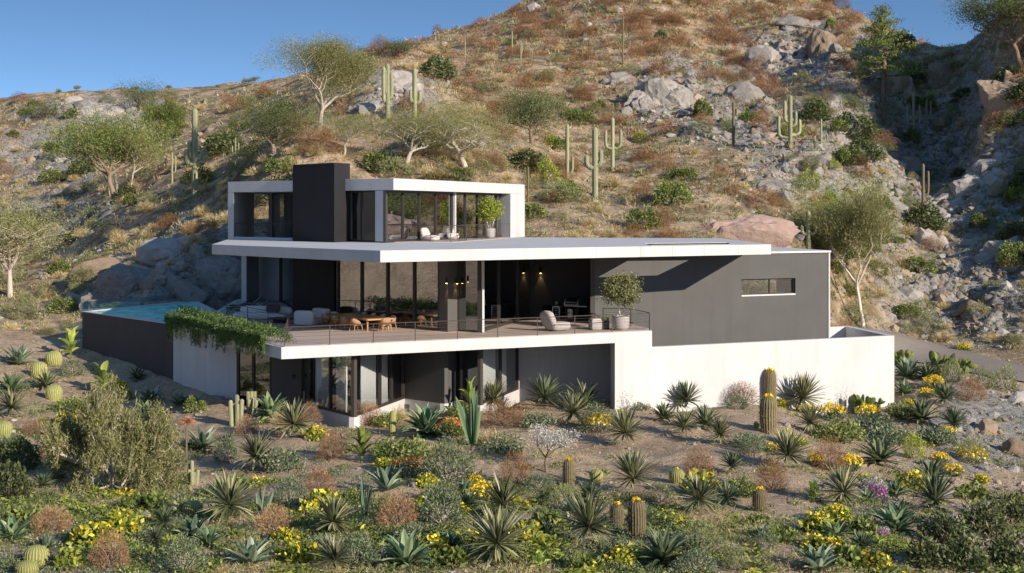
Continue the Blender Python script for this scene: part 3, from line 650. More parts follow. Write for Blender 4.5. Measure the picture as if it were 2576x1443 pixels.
# sun loungers by the pool
def lounger():
    t = empty("sun_lounger"); tag(t, "brown sun lounger", "sun lounger", "sun loungers beside the pool")
    MB().tube([(-.28,-.75,.22),(-.28,.3,.24)], .02, 6).tube([(.28,-.75,.22),(.28,.3,.24)], .02, 6).tube([(-.28,-.75,.22),(.28,-.75,.22)], .02, 6).tube([(-.28,.25,.17),(.28,.25,.17)], .018, 6).build("frame", M["lounger"], t)
    MB().box((0,-.25,.235), (.52,1.02,.018)).build("seat", M["lounger"], t)
    q = MB(); a = R(42); q.add([(-.26,.27,.235),(.26,.27,.235),(.26,.27+.62*math.cos(a),.235+.62*math.sin(a)),(-.26,.27+.62*math.cos(a),.235+.62*math.sin(a)),(-.26,.29,.215),(.26,.29,.215),(.26,.29+.62*math.cos(a),.215+.62*math.sin(a)),(-.26,.29+.62*math.cos(a),.215+.62*math.sin(a))], [(0,1,2,3),(7,6,5,4),(0,4,5,1),(1,5,6,2),(2,6,7,3),(3,7,4,0)]).build("backrest", M["lounger"], t)
    for x in (-1, 1):
        MB().tube([(x*.28,-.55,.22),(x*.30,-.68,0)], .018, 6).build("leg", M["lounger"], t); MB().tube([(x*.28,.22,.22),(x*.30,.36,0)], .018, 6).build("leg", M["lounger"], t)
        MB().tube([(x*.29,-.1,.23),(x*.31,-.02,.38),(x*.31,.26,.40),(x*.29,.36,.24)], .016, 6).build("armrest", M["lounger"], t)
    return t
l0 = lounger(); sp = [((-12.9,69.3), "brown sun lounger nearest the pool water"), ((-12.7,67.6), "brown sun lounger in the middle of the row by the pool"), ((-12.0,66.2), "brown sun lounger closest to the white sofa")]
for i, (p, lb) in enumerate(sp):
    o = l0 if i == 0 else dup(l0, group="sun loungers beside the pool"); o.location = (p[0], p[1], .014); o.rotation_euler = (0,0,-1.25); o["label"] = lb; o.scale = (1.05,)*3
# outdoor kitchen along the alcove
kA = Vector((1.35, 63.9)); kB = Vector((3.35, 62.2)); kd = (kB-kA).normalized(); rk_ = math.atan2(kd.y, kd.x); kn = Vector((-kd.y, kd.x))
def kp(s, o, z): q = kA + kd*s + kn*o; return (q.x, q.y, z)
kl = (kB-kA).length
kc = empty("outdoor_counter", (0,0,0)); tag(kc, "black outdoor kitchen counter with open shelves under a dark worktop", "counter")
mb = MB()
for s_ in (.03, .58, 1.05, 1.3, 2.0, kl-.03): mb.box(kp(s_, .28, .30), (.05,.5,.57), rk_)
mb.box(kp(kl/2, .50, .30), (kl,.04,.57), rk_).box(kp(kl/2, .26, .05), (kl-.02,.46,.05), rk_).box(kp(.8, .26, .32), (1.4,.44,.03), rk_)
mb.build("cabinet", M["dark"], kc); MB().box(kp(.68, .27, .61), (1.36,.58,.04), rk_).build("worktop", M["frame"], kc)
wc = empty("wine_cooler", (0,0,0)); tag(wc, "wine cooler with a steel framed glass door under the counter", "fridge")
mb = MB(); s0 = .82
for a_, b_ in (((s0-.19,-.03,.31),(.04,.03,.54)), ((s0+.19,-.03,.31),(.04,.03,.54))): mb.box(kp(*a_), b_, rk_)
for z_ in (.57, .05): mb.box(kp(s0,-.03,z_), (.34,.03,.04), rk_)
mb.build("door_frame", M["steel"], wc)
mb = MB()
for k in range(5): mb.box(kp(s0, .05, .14+k*.085), (.33,.02,.012), rk_)
mb.build("shelf", M["steel"], wc); MB().box(kp(s0,.2,.31), (.36,.3,.5), rk_).build("body", M["dark"], wc)
gr = empty("barbecue_grill", (0,0,0)); tag(gr, "large stainless steel barbecue grill with its black fronted hood closed", "grill")
gs = 1.68; MB().box(kp(gs,.22,.66), (.80,.52,.10), rk_).build("fire_box", M["steel"], gr, bevel=.01)
hood = MB(); prof = [(-.08,.71),(-.06,.84),(.05,.95),(.22,.99),(.40,.95),(.47,.72)]; n_h = len(prof)
for m_i, (w0, w1) in enumerate(((-.39,-.33),(-.33,.33),(.33,.39))):
    hood.add([kp(gs+w_, o_+.0, z_) for w_ in (w0,w1) for o_, z_ in prof], [(i,i+n_h,i+1+n_h,i+1) for i in range(n_h-1)] + [tuple(range(n_h)), tuple(range(2*n_h-1,n_h-1,-1))], 1 if m_i == 1 else 0)
hood.build("hood", [M["steel"], M["dark"]], gr)
MB().tube([kp(gs-.3,-.13,.80), kp(gs+.3,-.13,.80)], .016, 8).build("handle", M["steel"], gr)
for k in range(6):
    MB().tube([kp(gs-.32+k*.128,-.06,.65), kp(gs-.32+k*.128,-.10,.65)], .028, 10).build("knob", M["steel"], gr)
MB().box(kp(gs+.62,.22,.64), (.42,.48,.035), rk_).build("side_shelf", M["steel"], gr); MB().box(kp(gs-.2,.12,.30), (.3,.05,.38), rk_).build("door", M["steel"], gr); MB().box(kp(gs+.2,.12,.30), (.3,.05,.38), rk_).build("door", M["dark"], gr)
# wall lamps, each with its own warm light
def wall_lamp(p, out, label, e=9):
    t = empty("wall_lamp", p); tag(t, label, "lamp", "small downlights on the charcoal walls")
    o = Vector((out[0], out[1], 0)).normalized()
    MB().lathe((0,0,0), [(.045,0.0),(.045,.24),(.03,.25)], 12).build("shade", M["dark"], t)
    MB().lathe((0,0,-.012), [(.034,0),(.034,.01)], 10).build("bulb", M["bulb"], t)
    l = bpy.data.lights.new("lamp_light", 'SPOT'); l.energy = e; l.color = (1,.62,.25); l.spot_size = R(60); l.spot_blend = .6; l.shadow_soft_size = .03
    lo_ = bpy.data.objects.new("lamp_light", l); C.objects.link(lo_); lo_.parent = t; lo_.location = (0,0,-.03)
    t.location = Vector(p) + o * .05
pL = on(G1, (-2.55,56.72), 1127); pR = on((-2.55,56.72), P1, 1146)
wall_lamp((pL[0]-.03, pL[1]-.04, 1.95), (-.55,-.83), "black downlight glowing on the pier, the one nearer the dining table", 14)
wall_lamp((pR[0]+.03, pR[1]-.03, 1.92), (.7,-.7), "black downlight glowing on the pier, the one beside the corner window", 10)
aL = on(K2, (4.38,64.4), 1360); wall_lamp((aL[0], aL[1]-.02, 2.0), (0,-1), "black downlight glowing in the barbecue alcove", 9)
# curtains behind the lower windows
def curtain(p, q, label, z0=ZS+.05, z1=zt-.05):
    p = Vector(p); q = Vector(q); d = (q-p); L = d.length; d /= L; n = Vector((-d.y, d.x)); n = n if n.dot(p) > 0 else -n
    v = []; f = []; N = 60; ph = rnd.random()*6
    for j, z in enumerate((z0, (z0+z1)/2, z1)):
        for i in range(N+1):
            s_ = L*i/N; a_ = .035*math.sin(i*1.15+ph) + .015*math.sin(i*.43+j); b = p + d*s_ + n*(.16+a_); v.append((b.x, b.y, z))
    for j in range(2):
        for i in range(N): f.append((j*(N+1)+i, j*(N+1)+i+1, (j+1)*(N+1)+i+1, (j+1)*(N+1)+i))
    o = MB().add(v, f).build("curtain", M["curtain"], None, True); o.modifiers.new("cloth", 'SOLIDIFY').thickness = .006
    tag(o, label, "curtain", "pale curtains in the lower windows")
curtain(on(L4,L5,783), on(L4,L5,823), "pale sheer curtain in the shaded pane of the lower corner window")
curtain(on(L4,L5,836), on(L4,L5,862), "narrow pale curtain beside the middle bar of the shaded lower window")
curtain(on(L5,L6,917), on(L5,L6,955), "wide pale curtain in the sunlit side of the lower corner window")
curtain(on(L5,L6,962), on(L5,L6,984), "narrower pale curtain in the sunlit side of the lower corner window")
curtain(on(L10,L11,1222), on(L10,L11,1256), "white curtain in the lower bay window beside the recess")
curtain(on(L10,L11,1266), on(L10,L11,1282), "narrow white curtain at the far side of the lower bay window")
# bean-bag chairs, wire table and stools
def bean(p, z, rz, label, m="beige_cloth", s=1.0):
    t = empty("lounge_chair", (p[0], p[1], z), rz); tag(t, label, "chair", "soft low chairs"); t.scale = (s,)*3
    MB().softbox((0,-.05,.14), (.62,.72,.27), 0, 3.6, 12).build("seat", M[m], t, True)
    MB().softbox((0,.30,.34), (.60,.24,.56), 0, 3.2, 12, tilt=-.38).build("backrest", M[m], t, True)
pA_ = G(1083, 607, 3.445); bean(pA_, 3.446, 1.0, "cream soft lounge chair on the upper terrace seen from its side")
pB_ = G(1134, 603, 3.445); bean((pB_.x, pB_.y+.3), 3.446, .35, "cream soft lounge chair on the upper terrace facing the railing", s=1.12)
pC_ = G(1403, 834, .012); bean((pC_.x-.05, pC_.y+.25), .014, 2.2, "pale stone grey lounge chair on the lower deck behind the railing", "concrete", 1.35)
wt = empty("wire_table", G(1162, 606, 3.445)); tag(wt, "small round wire coffee table on the upper terrace", "table")
mb = MB()
for z_, r_ in ((.02,.2),(.26,.26)): mb.tube([(r_*math.cos(a_*.524), r_*math.sin(a_*.524), z_) for a_ in range(13)], .008, 5)
for a_ in range(12): mb.tube([(.2*math.cos(a_*.524),.2*math.sin(a_*.524),.02),(.26*math.cos(a_*.524),.26*math.sin(a_*.524),.26)], .006, 4)
mb.build("wire_base", M["dark"], wt); MB().lathe((0,0,.262), [(.265,0),(.265,.012)], 20).build("tabletop", M["clear"], wt)
for px, lb, s_ in ((1498, "square rough stone stool on the deck beside the potted tree", 1.0),):
    q = G(px, 831, .012); t = empty("stone_stool", (q.x, q.y+.2, .013), .35); tag(t, lb, "stool"); MB().softbox((0,0,.21), (.46,.42,.42), 0, 9, 10).build("body", M["concrete"], t, True); MB().softbox((.0,0,.425), (.44,.40,.04), 0, 5, 8).build("seat_pad", M["beige_cloth"], t, True)
# ------------------------------------------------------------------ plants: materials and growth rules
rng = np.random.default_rng(11)
def leafmat(name, stops, rough=0.55, trans=0.25, spec=0.3, var=0.25):
    m = mat(name, stops[0], rough, spec); g = NT(m); n = len(stops)
    stops = [tuple(x*.62 for x in stops[0]), stops[1], tuple(min(.85, x*1.22) for x in stops[2])] if n == 3 and trans else stops; c = g.ramp(g.attr("tint"), [(i/(n-1), s) for i, s in enumerate(stops)])  # darker lows and brighter highs put gap shade and highlights into the colour
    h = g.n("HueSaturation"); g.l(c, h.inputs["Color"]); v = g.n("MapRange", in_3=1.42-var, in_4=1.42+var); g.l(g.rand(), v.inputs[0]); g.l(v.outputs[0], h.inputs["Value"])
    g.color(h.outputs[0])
    if trans:
        t = g.n("BsdfTranslucent"); g.l(h.outputs[0], t.inputs[0]); mx = g.n("MixShader", in_0=trans); o = [x for x in g.t.nodes if x.type == 'OUTPUT_MATERIAL'][0]
        g.l(g.b.outputs[0], mx.inputs[1]); g.l(t.outputs[0], mx.inputs[2]); g.l(mx.outputs[0], o.inputs[0])
    return m
LM = {
 "agave": leafmat("agave_leaf", [(0.035,0.07,0.038),(0.085,0.135,0.065),(0.25,0.29,0.15)], 0.5, .1),
 "blue": leafmat("blue_agave_leaf", [(0.04,0.075,0.05),(0.11,0.155,0.10),(0.32,0.36,0.24)], 0.5, .1),
 "yucca": leafmat("yucca_leaf", [(0.035,0.05,0.022),(0.11,0.12,0.055),(0.38,0.35,0.20)], 0.5, .15),
 "darkyucca": leafmat("dark_yucca_leaf", [(0.03,0.05,0.025),(0.075,0.10,0.05),(0.20,0.22,0.12)], 0.45, .15),
 "canna": leafmat("broad_leaf", [(0.135,0.216,0.054),(0.324,0.392,0.0945),(0.621,0.621,0.189)], 0.4, .3),
 "green": leafmat("green_leaf", [(0.05,0.07,0.018),(0.12,0.155,0.036),(0.27,0.29,0.08)], 0.5, .3),
 "olive": leafmat("olive_leaf", [(0.081,0.101,0.0405),(0.176,0.189,0.081),(0.311,0.297,0.149)], 0.6, .25),
 "greygreen": leafmat("grey_green_leaf", [(0.045,0.065,0.032),(0.115,0.145,0.078),(0.25,0.27,0.16)], 0.65, .2),
 "grey": leafmat("grey_leaf", [(0.162,0.162,0.149),(0.324,0.311,0.284),(0.54,0.513,0.459)], 0.7, .2),
 "brown": leafmat("dry_brown_twigs", [(0.149,0.0783,0.0405),(0.311,0.169,0.0878),(0.513,0.324,0.189)], 0.8, .2),
 "rust": leafmat("rust_twigs", [(0.11,0.052,0.024),(0.22,0.11,0.05),(0.35,0.20,0.10)], 0.8, .2),
 "straw": leafmat("straw", [(0.27,0.203,0.0945),(0.446,0.351,0.176),(0.648,0.54,0.297)], 0.8, .2),
 "lime": leafmat("lime_leaf", [(0.081,0.121,0.0203),(0.216,0.257,0.0405),(0.432,0.419,0.081)], 0.5, .3),
 "dark": leafmat("dark_leaf", [(0.035,0.048,0.02),(0.075,0.092,0.034),(0.16,0.175,0.065)], 0.5, .2),
 "yellow": leafmat("yellow_petal", [(0.42,0.27,0.01),(0.68,0.46,0.02),(0.80,0.62,0.06)], 0.5, .3, var=.12),
 "tree": leafmat("tree_leaf", [(0.10,0.11,0.04),(0.20,0.20,0.075),(0.36,0.34,0.15)], 0.6, .35),
 "ivy": leafmat("ivy_leaf", [(0.035,0.07,0.018),(0.09,0.15,0.038),(0.21,0.28,0.08)], 0.5, .35),
 "purple": leafmat("purple_petal", [(0.20,0.05,0.19),(0.36,0.10,0.32),(0.52,0.22,0.46)], 0.5, .3, var=.1),
 "red": leafmat("red_petal", [(0.30,0.07,0.02),(0.48,0.14,0.03),(0.50,0.28,0.08)], 0.5, .3),
 "cactus": leafmat("cactus_skin", [(0.07,0.09,0.028),(0.17,0.18,0.055),(0.42,0.36,0.16)], 0.6, 0),
 "column": leafmat("column_cactus_skin", [(0.075,0.088,0.048),(0.185,0.19,0.105),(0.46,0.42,0.28)], 0.6, 0),
 "brownc": leafmat("brown_spined_skin", [(0.04,0.046,0.022),(0.095,0.08,0.042),(0.25,0.18,0.10)], 0.7, 0),
 "twig": leafmat("pale_twig", [(0.20,0.16,0.12),(0.33,0.28,0.22),(0.45,0.40,0.33)], 0.8, 0),
 "bark": leafmat("bark", [(0.09,0.065,0.045),(0.17,0.125,0.09),(0.27,0.21,0.16)], 0.9, 0),
 "palebark": leafmat("pale_bark", [(0.24,0.20,0.16),(0.38,0.33,0.27),(0.50,0.45,0.38)], 0.85, 0),
}
class PB:                                            # gathers strips, quads and tubes into numpy arrays
    def __init__(s): s.V = []; s.F = []; s.T = []; s.n = 0
    def add(s, V, Fq, T): s.V.append(np.asarray(V, np.float32).reshape(-1, 3)); s.F.append(np.asarray(Fq, np.int64) + s.n); s.T.append(np.asarray(T, np.float32).ravel()); s.n += len(s.V[-1])
    def mesh(s, name, m, smooth=False): return mesh_np(name, np.concatenate(s.V), np.concatenate(s.F), m, smooth, np.concatenate(s.T))
    def leaf(s, P, prof, tint, up=None, fold=0.25):
        # P (k,3) midrib, prof (k) half width; three vertices across with a V fold
        P = np.asarray(P, float); k = len(P); d = np.gradient(P, axis=0); d /= np.linalg.norm(d, axis=1, keepdims=True) + 1e-9
        up = np.array([0, 0, 1.]) if up is None else up
        side = np.cross(d, up); L = np.linalg.norm(side, axis=1, keepdims=True)
        side = np.where(L < 0.05, np.cross(d, np.array([1., 0, 0])), side); side /= np.linalg.norm(side, axis=1, keepdims=True) + 1e-9
        nn = np.cross(side, d); w_ = np.asarray(prof)[:, None]
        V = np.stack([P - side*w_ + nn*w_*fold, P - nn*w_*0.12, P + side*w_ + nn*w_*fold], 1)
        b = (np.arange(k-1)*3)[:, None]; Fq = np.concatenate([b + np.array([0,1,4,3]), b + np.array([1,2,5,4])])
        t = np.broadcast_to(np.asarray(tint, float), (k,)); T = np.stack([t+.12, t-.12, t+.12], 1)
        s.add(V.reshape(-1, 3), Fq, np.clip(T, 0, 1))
    def quads(s, c, d, n, L, Wd, tint):
        # many flat leaves: centre, along, normal
        c, d, n = (np.asarray(x, float) for x in (c, d, n)); d /= np.linalg.norm(d, axis=1, keepdims=True)+1e-9
        sd = np.cross(d, n); sd /= np.linalg.norm(sd, axis=1, keepdims=True)+1e-9
        L = np.broadcast_to(np.asarray(L, float), (len(c),))[:, None]; Wd = np.broadcast_to(np.asarray(Wd, float), (len(c),))[:, None]
        V = np.stack([c - d*L/2, c + sd*Wd/2, c + d*L/2, c - sd*Wd/2], 1); k = np.arange(len(c))[:, None]*4 + np.arange(4)
        s.add(V.reshape(-1, 3), k, np.repeat(np.clip(np.broadcast_to(tint, (len(c),)), 0, 1), 4))
    def tube(s, P, r, tint=.5, n=5):
        P = np.asarray(P, float); k = len(P); r = np.broadcast_to(np.asarray(r, float), (k,)); d = np.gradient(P, axis=0); d /= np.linalg.norm(d, axis=1, keepdims=True)+1e-9
        ref = np.where(np.abs(d[:, 2:3]) > .95, np.array([[1., 0, 0]]), np.array([[0, 0, 1.]])); u = np.cross(d, ref); u /= np.linalg.norm(u, axis=1, keepdims=True)+1e-9; v = np.cross(d, u)
        a = np.arange(n)*2*np.pi/n; V = P[:, None] + (u[:, None]*np.cos(a)[None, :, None] + v[:, None]*np.sin(a)[None, :, None])*r[:, None, None]
        i = np.arange(k-1)[:, None]*n; j = np.arange(n)[None]; j2 = (np.arange(n)[None]+1) % n
        Fq = np.stack([i+j, i+j2, i+n+j2, i+n+j], -1).reshape(-1, 4); s.add(V.reshape(-1, 3), Fq, np.full(k*n, tint))
def unit(v): v = np.asarray(v, float); return v/(np.linalg.norm(v, axis=-1, keepdims=True)+1e-9)
def rsph(n, zmin=-1): 
    z = rng.uniform(zmin, 1, n); a = rng.uniform(0, 2*np.pi, n); r = np.sqrt(1-z*z); return np.stack([r*np.cos(a), r*np.sin(a), z], -1)
# ---- rosettes (agave, yucca): radius about 0.5
def rosette(n, wid, el0, el1, curl, prof="agave", fold=.3, lift=0.0, seg=6, tj=.18, jit=.10):
    p = PB(); t = np.linspace(0, 1, seg)
    if prof == "agave": pr = np.sin(np.pi*np.clip(t*.80+.20, 0, 1))**.8 * (1-t**4*.0); pr[-1] = 0.004; pr[0] *= .8
    elif prof == "sword": pr = (1-t**2.2)*.9+.1; pr[-1] = .01; pr[0] *= .75
    else: pr = np.sin(np.pi*np.clip(t*.93+.05, 0, 1))**.7; pr[-1] = .01
    for i in range(n):
        f = (i+.5)/n; el = el0 + (el1-el0)*f**.8 + rng.normal(0, jit); az = i*2.39996 + rng.normal(0, .15)
        L = .5*(.72+.28*math.sin(math.pi*min(1, f*1.1+.15))) * rng.uniform(.88, 1.08)
        ang = el - curl*t**1.6 * rng.uniform(.6, 1.3); st = np.diff(t, prepend=0)*L
        x = np.cumsum(np.cos(ang)*st)+.015; z = np.cumsum(np.sin(ang)*st)+lift+.03
        P = np.stack([x*math.cos(az), x*math.sin(az), z], -1)
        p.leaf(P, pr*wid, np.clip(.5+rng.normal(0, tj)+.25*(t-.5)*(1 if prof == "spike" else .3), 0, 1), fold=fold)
    return p
def make_rosettes():
    out = {}
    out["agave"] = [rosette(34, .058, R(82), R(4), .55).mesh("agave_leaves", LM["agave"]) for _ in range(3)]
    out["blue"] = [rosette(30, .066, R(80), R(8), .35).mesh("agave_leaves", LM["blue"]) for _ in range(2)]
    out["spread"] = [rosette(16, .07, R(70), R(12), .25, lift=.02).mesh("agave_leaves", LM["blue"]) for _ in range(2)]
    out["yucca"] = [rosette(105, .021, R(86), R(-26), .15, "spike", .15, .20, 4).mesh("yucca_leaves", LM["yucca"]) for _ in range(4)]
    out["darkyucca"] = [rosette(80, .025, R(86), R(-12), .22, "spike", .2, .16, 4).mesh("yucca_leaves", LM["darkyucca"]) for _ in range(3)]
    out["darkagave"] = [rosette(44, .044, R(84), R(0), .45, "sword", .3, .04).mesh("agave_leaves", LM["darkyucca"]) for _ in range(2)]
    return out
ROS = make_rosettes()
# ---- ribbed cacti
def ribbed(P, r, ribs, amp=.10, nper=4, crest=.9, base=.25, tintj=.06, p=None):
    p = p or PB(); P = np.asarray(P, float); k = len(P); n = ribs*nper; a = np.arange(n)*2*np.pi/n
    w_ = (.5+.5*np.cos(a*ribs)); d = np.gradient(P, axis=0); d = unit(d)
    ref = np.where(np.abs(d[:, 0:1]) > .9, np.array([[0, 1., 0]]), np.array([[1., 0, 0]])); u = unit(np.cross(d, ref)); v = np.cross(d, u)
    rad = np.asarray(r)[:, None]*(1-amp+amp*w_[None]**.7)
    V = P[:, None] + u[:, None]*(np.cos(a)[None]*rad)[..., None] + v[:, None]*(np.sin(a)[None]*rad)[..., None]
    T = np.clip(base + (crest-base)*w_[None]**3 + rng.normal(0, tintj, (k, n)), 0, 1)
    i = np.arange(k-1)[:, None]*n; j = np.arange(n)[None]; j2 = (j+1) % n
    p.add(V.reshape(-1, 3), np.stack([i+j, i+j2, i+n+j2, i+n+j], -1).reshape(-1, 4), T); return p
def dome(h, r, k=14, base=.8):
    t = np.linspace(0, 1, k); z = t*h; rr = np.where(t < .5, r*(base+(1-base)*np.sin(np.pi*t/1.0)), r*np.sqrt(np.clip(1-((t-.5)/.5)**2.6, 0, 1))); rr[-1] = .006
    return np.stack([t*0, t*0, z], -1), rr
def column_path(pts, r, k=18, round_=.9):
    pts = np.asarray(pts, float); s = np.concatenate([[0], np.cumsum(np.linalg.norm(np.diff(pts, axis=0), axis=1))]); L = s[-1]
    t = np.concatenate([np.linspace(0, L-r*round_*1.2, k-5), L-r*round_*1.2*np.array([.75,.5,.28,.1,0])]); P = np.stack([np.interp(t, s, pts[:, i]) for i in range(3)], -1)
    q = np.clip((L-t)/(r*round_*1.2), 0, 1); rr = r*np.sqrt(1-(1-q)**2.2); rr[-1] = .004; return P, rr
BAR = []
for _ in range(3):
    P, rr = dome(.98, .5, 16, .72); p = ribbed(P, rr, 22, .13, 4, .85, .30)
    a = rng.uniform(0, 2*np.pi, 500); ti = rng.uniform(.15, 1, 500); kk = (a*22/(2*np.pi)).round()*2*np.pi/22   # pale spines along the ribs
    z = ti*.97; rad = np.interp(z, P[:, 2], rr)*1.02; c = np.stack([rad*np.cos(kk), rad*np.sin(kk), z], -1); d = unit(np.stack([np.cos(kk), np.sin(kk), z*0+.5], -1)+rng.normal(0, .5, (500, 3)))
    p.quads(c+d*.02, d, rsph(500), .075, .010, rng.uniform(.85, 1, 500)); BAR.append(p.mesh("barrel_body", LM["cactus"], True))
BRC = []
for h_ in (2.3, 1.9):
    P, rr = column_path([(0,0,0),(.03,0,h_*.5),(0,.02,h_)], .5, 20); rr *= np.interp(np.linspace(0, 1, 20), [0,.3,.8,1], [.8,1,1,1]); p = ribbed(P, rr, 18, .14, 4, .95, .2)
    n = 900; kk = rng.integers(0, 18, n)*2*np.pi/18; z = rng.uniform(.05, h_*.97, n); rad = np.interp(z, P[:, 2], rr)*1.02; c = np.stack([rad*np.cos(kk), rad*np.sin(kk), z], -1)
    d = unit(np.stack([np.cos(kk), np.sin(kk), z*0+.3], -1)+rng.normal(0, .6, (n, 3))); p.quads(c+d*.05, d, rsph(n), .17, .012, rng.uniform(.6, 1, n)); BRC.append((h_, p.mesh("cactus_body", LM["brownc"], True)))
def petals(n, rad, h, size, m, name="flowers", dens_up=.6):
    p = PB(); a = rng.uniform(0, 2*np.pi, n); r = rad*np.sqrt(rng.uniform(0, 1, n)); c = np.stack([r*np.cos(a), r*np.sin(a), h+rng.uniform(-.3, .35, n)*size*3-(r/rad)**2*size*2], -1)
    d = unit(rng.normal(0, 1, (n, 3))+np.array([0, 0, .3])); p.quads(c, d, unit(rng.normal(0, .6, (n, 3))+np.array([0, 0, 1])), size*rng.uniform(.7, 1.3, n), size*.7, rng.uniform(0, 1, n)); return p.mesh(name, LM[m])
CROWNF = petals(130, .42, .05, .22, "yellow", "flower_crown")
# ---- shrubs: radius 0.5, height about 0.75
def shrub(n, leaf, m, wid=.35, h=.75, outward=.75, shell=.55, lump=.22, twigs=26, twm="twig", seed=0, flat=1.0):
    p = PB(); s = rsph(n, 0.0); lob = rsph(9, .1); k = np.max(s @ lob.T, axis=1); rr = rng.uniform(shell, 1, n)**.7*(1-lump+lump*1.6*np.clip((k-.75)/.25, -.6, 1))
    c = s*rr[:, None]*np.array([.5, .5, h]); c[:, 2] = c[:, 2]*flat+.02
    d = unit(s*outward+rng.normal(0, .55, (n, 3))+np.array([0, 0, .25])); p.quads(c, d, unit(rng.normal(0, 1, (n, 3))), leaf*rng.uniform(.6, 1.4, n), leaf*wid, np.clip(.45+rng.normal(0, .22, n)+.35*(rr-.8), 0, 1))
    q = PB()
    for i in range(twigs):
        e = rsph(1, .15)[0]*np.array([.46, .46, h*.92])*rng.uniform(.7, 1.0); mid = e*.5+rng.normal(0, .04, 3); mid[2] = abs(mid[2])*.85; q.tube([(0, 0, -.02), mid, e], [.012, .008, .003], rng.uniform(.2, .9), 4)
    return p.mesh("foliage", LM[m]), q.mesh("stems", LM[twm])
SHK = {}
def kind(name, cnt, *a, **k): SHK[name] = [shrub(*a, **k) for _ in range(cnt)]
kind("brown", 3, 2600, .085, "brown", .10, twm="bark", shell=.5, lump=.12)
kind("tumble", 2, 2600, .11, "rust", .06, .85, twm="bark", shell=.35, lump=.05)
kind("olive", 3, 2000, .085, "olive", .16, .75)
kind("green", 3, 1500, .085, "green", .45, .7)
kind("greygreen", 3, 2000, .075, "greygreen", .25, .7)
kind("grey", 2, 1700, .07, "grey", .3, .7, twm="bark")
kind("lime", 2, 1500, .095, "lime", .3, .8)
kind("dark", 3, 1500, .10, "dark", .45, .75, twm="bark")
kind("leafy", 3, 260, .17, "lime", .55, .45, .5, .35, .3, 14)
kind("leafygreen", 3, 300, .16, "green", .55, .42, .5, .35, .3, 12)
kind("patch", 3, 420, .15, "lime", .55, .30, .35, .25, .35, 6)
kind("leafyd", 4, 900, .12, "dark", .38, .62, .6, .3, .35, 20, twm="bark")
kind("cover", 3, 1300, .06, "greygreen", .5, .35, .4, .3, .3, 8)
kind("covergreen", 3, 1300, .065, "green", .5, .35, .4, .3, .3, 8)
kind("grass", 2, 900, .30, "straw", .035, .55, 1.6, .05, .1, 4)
kind("sprig", 2, 260, .10, "greygreen", .2, 1.0, 1.2, .3, .3, 14)
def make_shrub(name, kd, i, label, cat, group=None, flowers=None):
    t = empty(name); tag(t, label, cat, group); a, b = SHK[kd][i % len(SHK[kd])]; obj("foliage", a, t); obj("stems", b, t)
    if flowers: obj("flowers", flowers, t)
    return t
FLO = {c: [petals(n_f, .42, .42, sz, c) for _ in range(2)] for c, n_f, sz in (("yellow", 260, .085), ("purple", 620, .085), ("red", 200, .06))}
FLOL = [petals(70, .45, .42, .13, "yellow") for _ in range(2)]
# ---- broad leaves on stalks
def canna(n, m, wid=.13, h=1.0, spread=.35, L=.5):
    p = PB(); q = PB(); t = np.linspace(0, 1, 7); pr = np.sin(np.pi*np.clip(t*.94+.04, 0, 1))**.75; pr[-1] = .005
    for i in range(n):
        f = i/max(n-1, 1); az = i*2.4+rng.normal(0, .25); z0 = h*(.18+.42*f)*rng.uniform(.85, 1.1); el = R(18+55*f)+rng.normal(0, .12); LL = L*rng.uniform(.8, 1.15)
        ang = el+R(12)-R(50)*t**1.7*rng.uniform(.5, 1.1); st = np.diff(t, prepend=0)*LL; x = np.cumsum(np.cos(ang)*st)+.03; z = z0+np.cumsum(np.sin(ang)*st)
        p.leaf(np.stack([x*math.cos(az), x*math.sin(az), z], -1), pr*wid*rng.uniform(.8, 1.15), np.clip(.45+rng.normal(0, .22), 0, 1), fold=.35)
        q.tube([(0, 0, -.03), (x[0]*math.cos(az), x[0]*math.sin(az), z0)], [.03, .018], .4, 5)
    return p.mesh("leaves", LM[m]), q.mesh("stems", LM["green"])
CAN = [canna(12, "canna"), canna(15, "canna"), canna(14, "green", .10), canna(11, "canna", .10)]
def tongues(n, m, h=1.0, wid=.075, tilt=.35):
    p = PB(); t = np.linspace(0, 1, 7); pr = np.interp(t, [0,.15,.6,.9,1], [.6,.8,1,.6,.02])
    for i in range(n):
        az = i*2.4+rng.normal(0, .3); L = h*rng.uniform(.55, 1.0) if i else h; tl = tilt*rng.uniform(.1, 1.2) if i else .04; x = L*t*math.sin(tl)+.04+.03*t**2; z = L*t*math.cos(tl)-.02
        p.leaf(np.stack([x*math.cos(az), x*math.sin(az), z], -1), pr*wid, np.clip(.45+rng.normal(0, .12), 0, 1), up=np.array([math.cos(az+1.3), math.sin(az+1.3), .3]), fold=.35)
    return p.mesh("tongue_leaves", LM[m])
TON = [tongues(7, "blue"), tongues(6, "blue", 1.0, .09, .6), tongues(9, "agave", 1.0, .085, .5)]
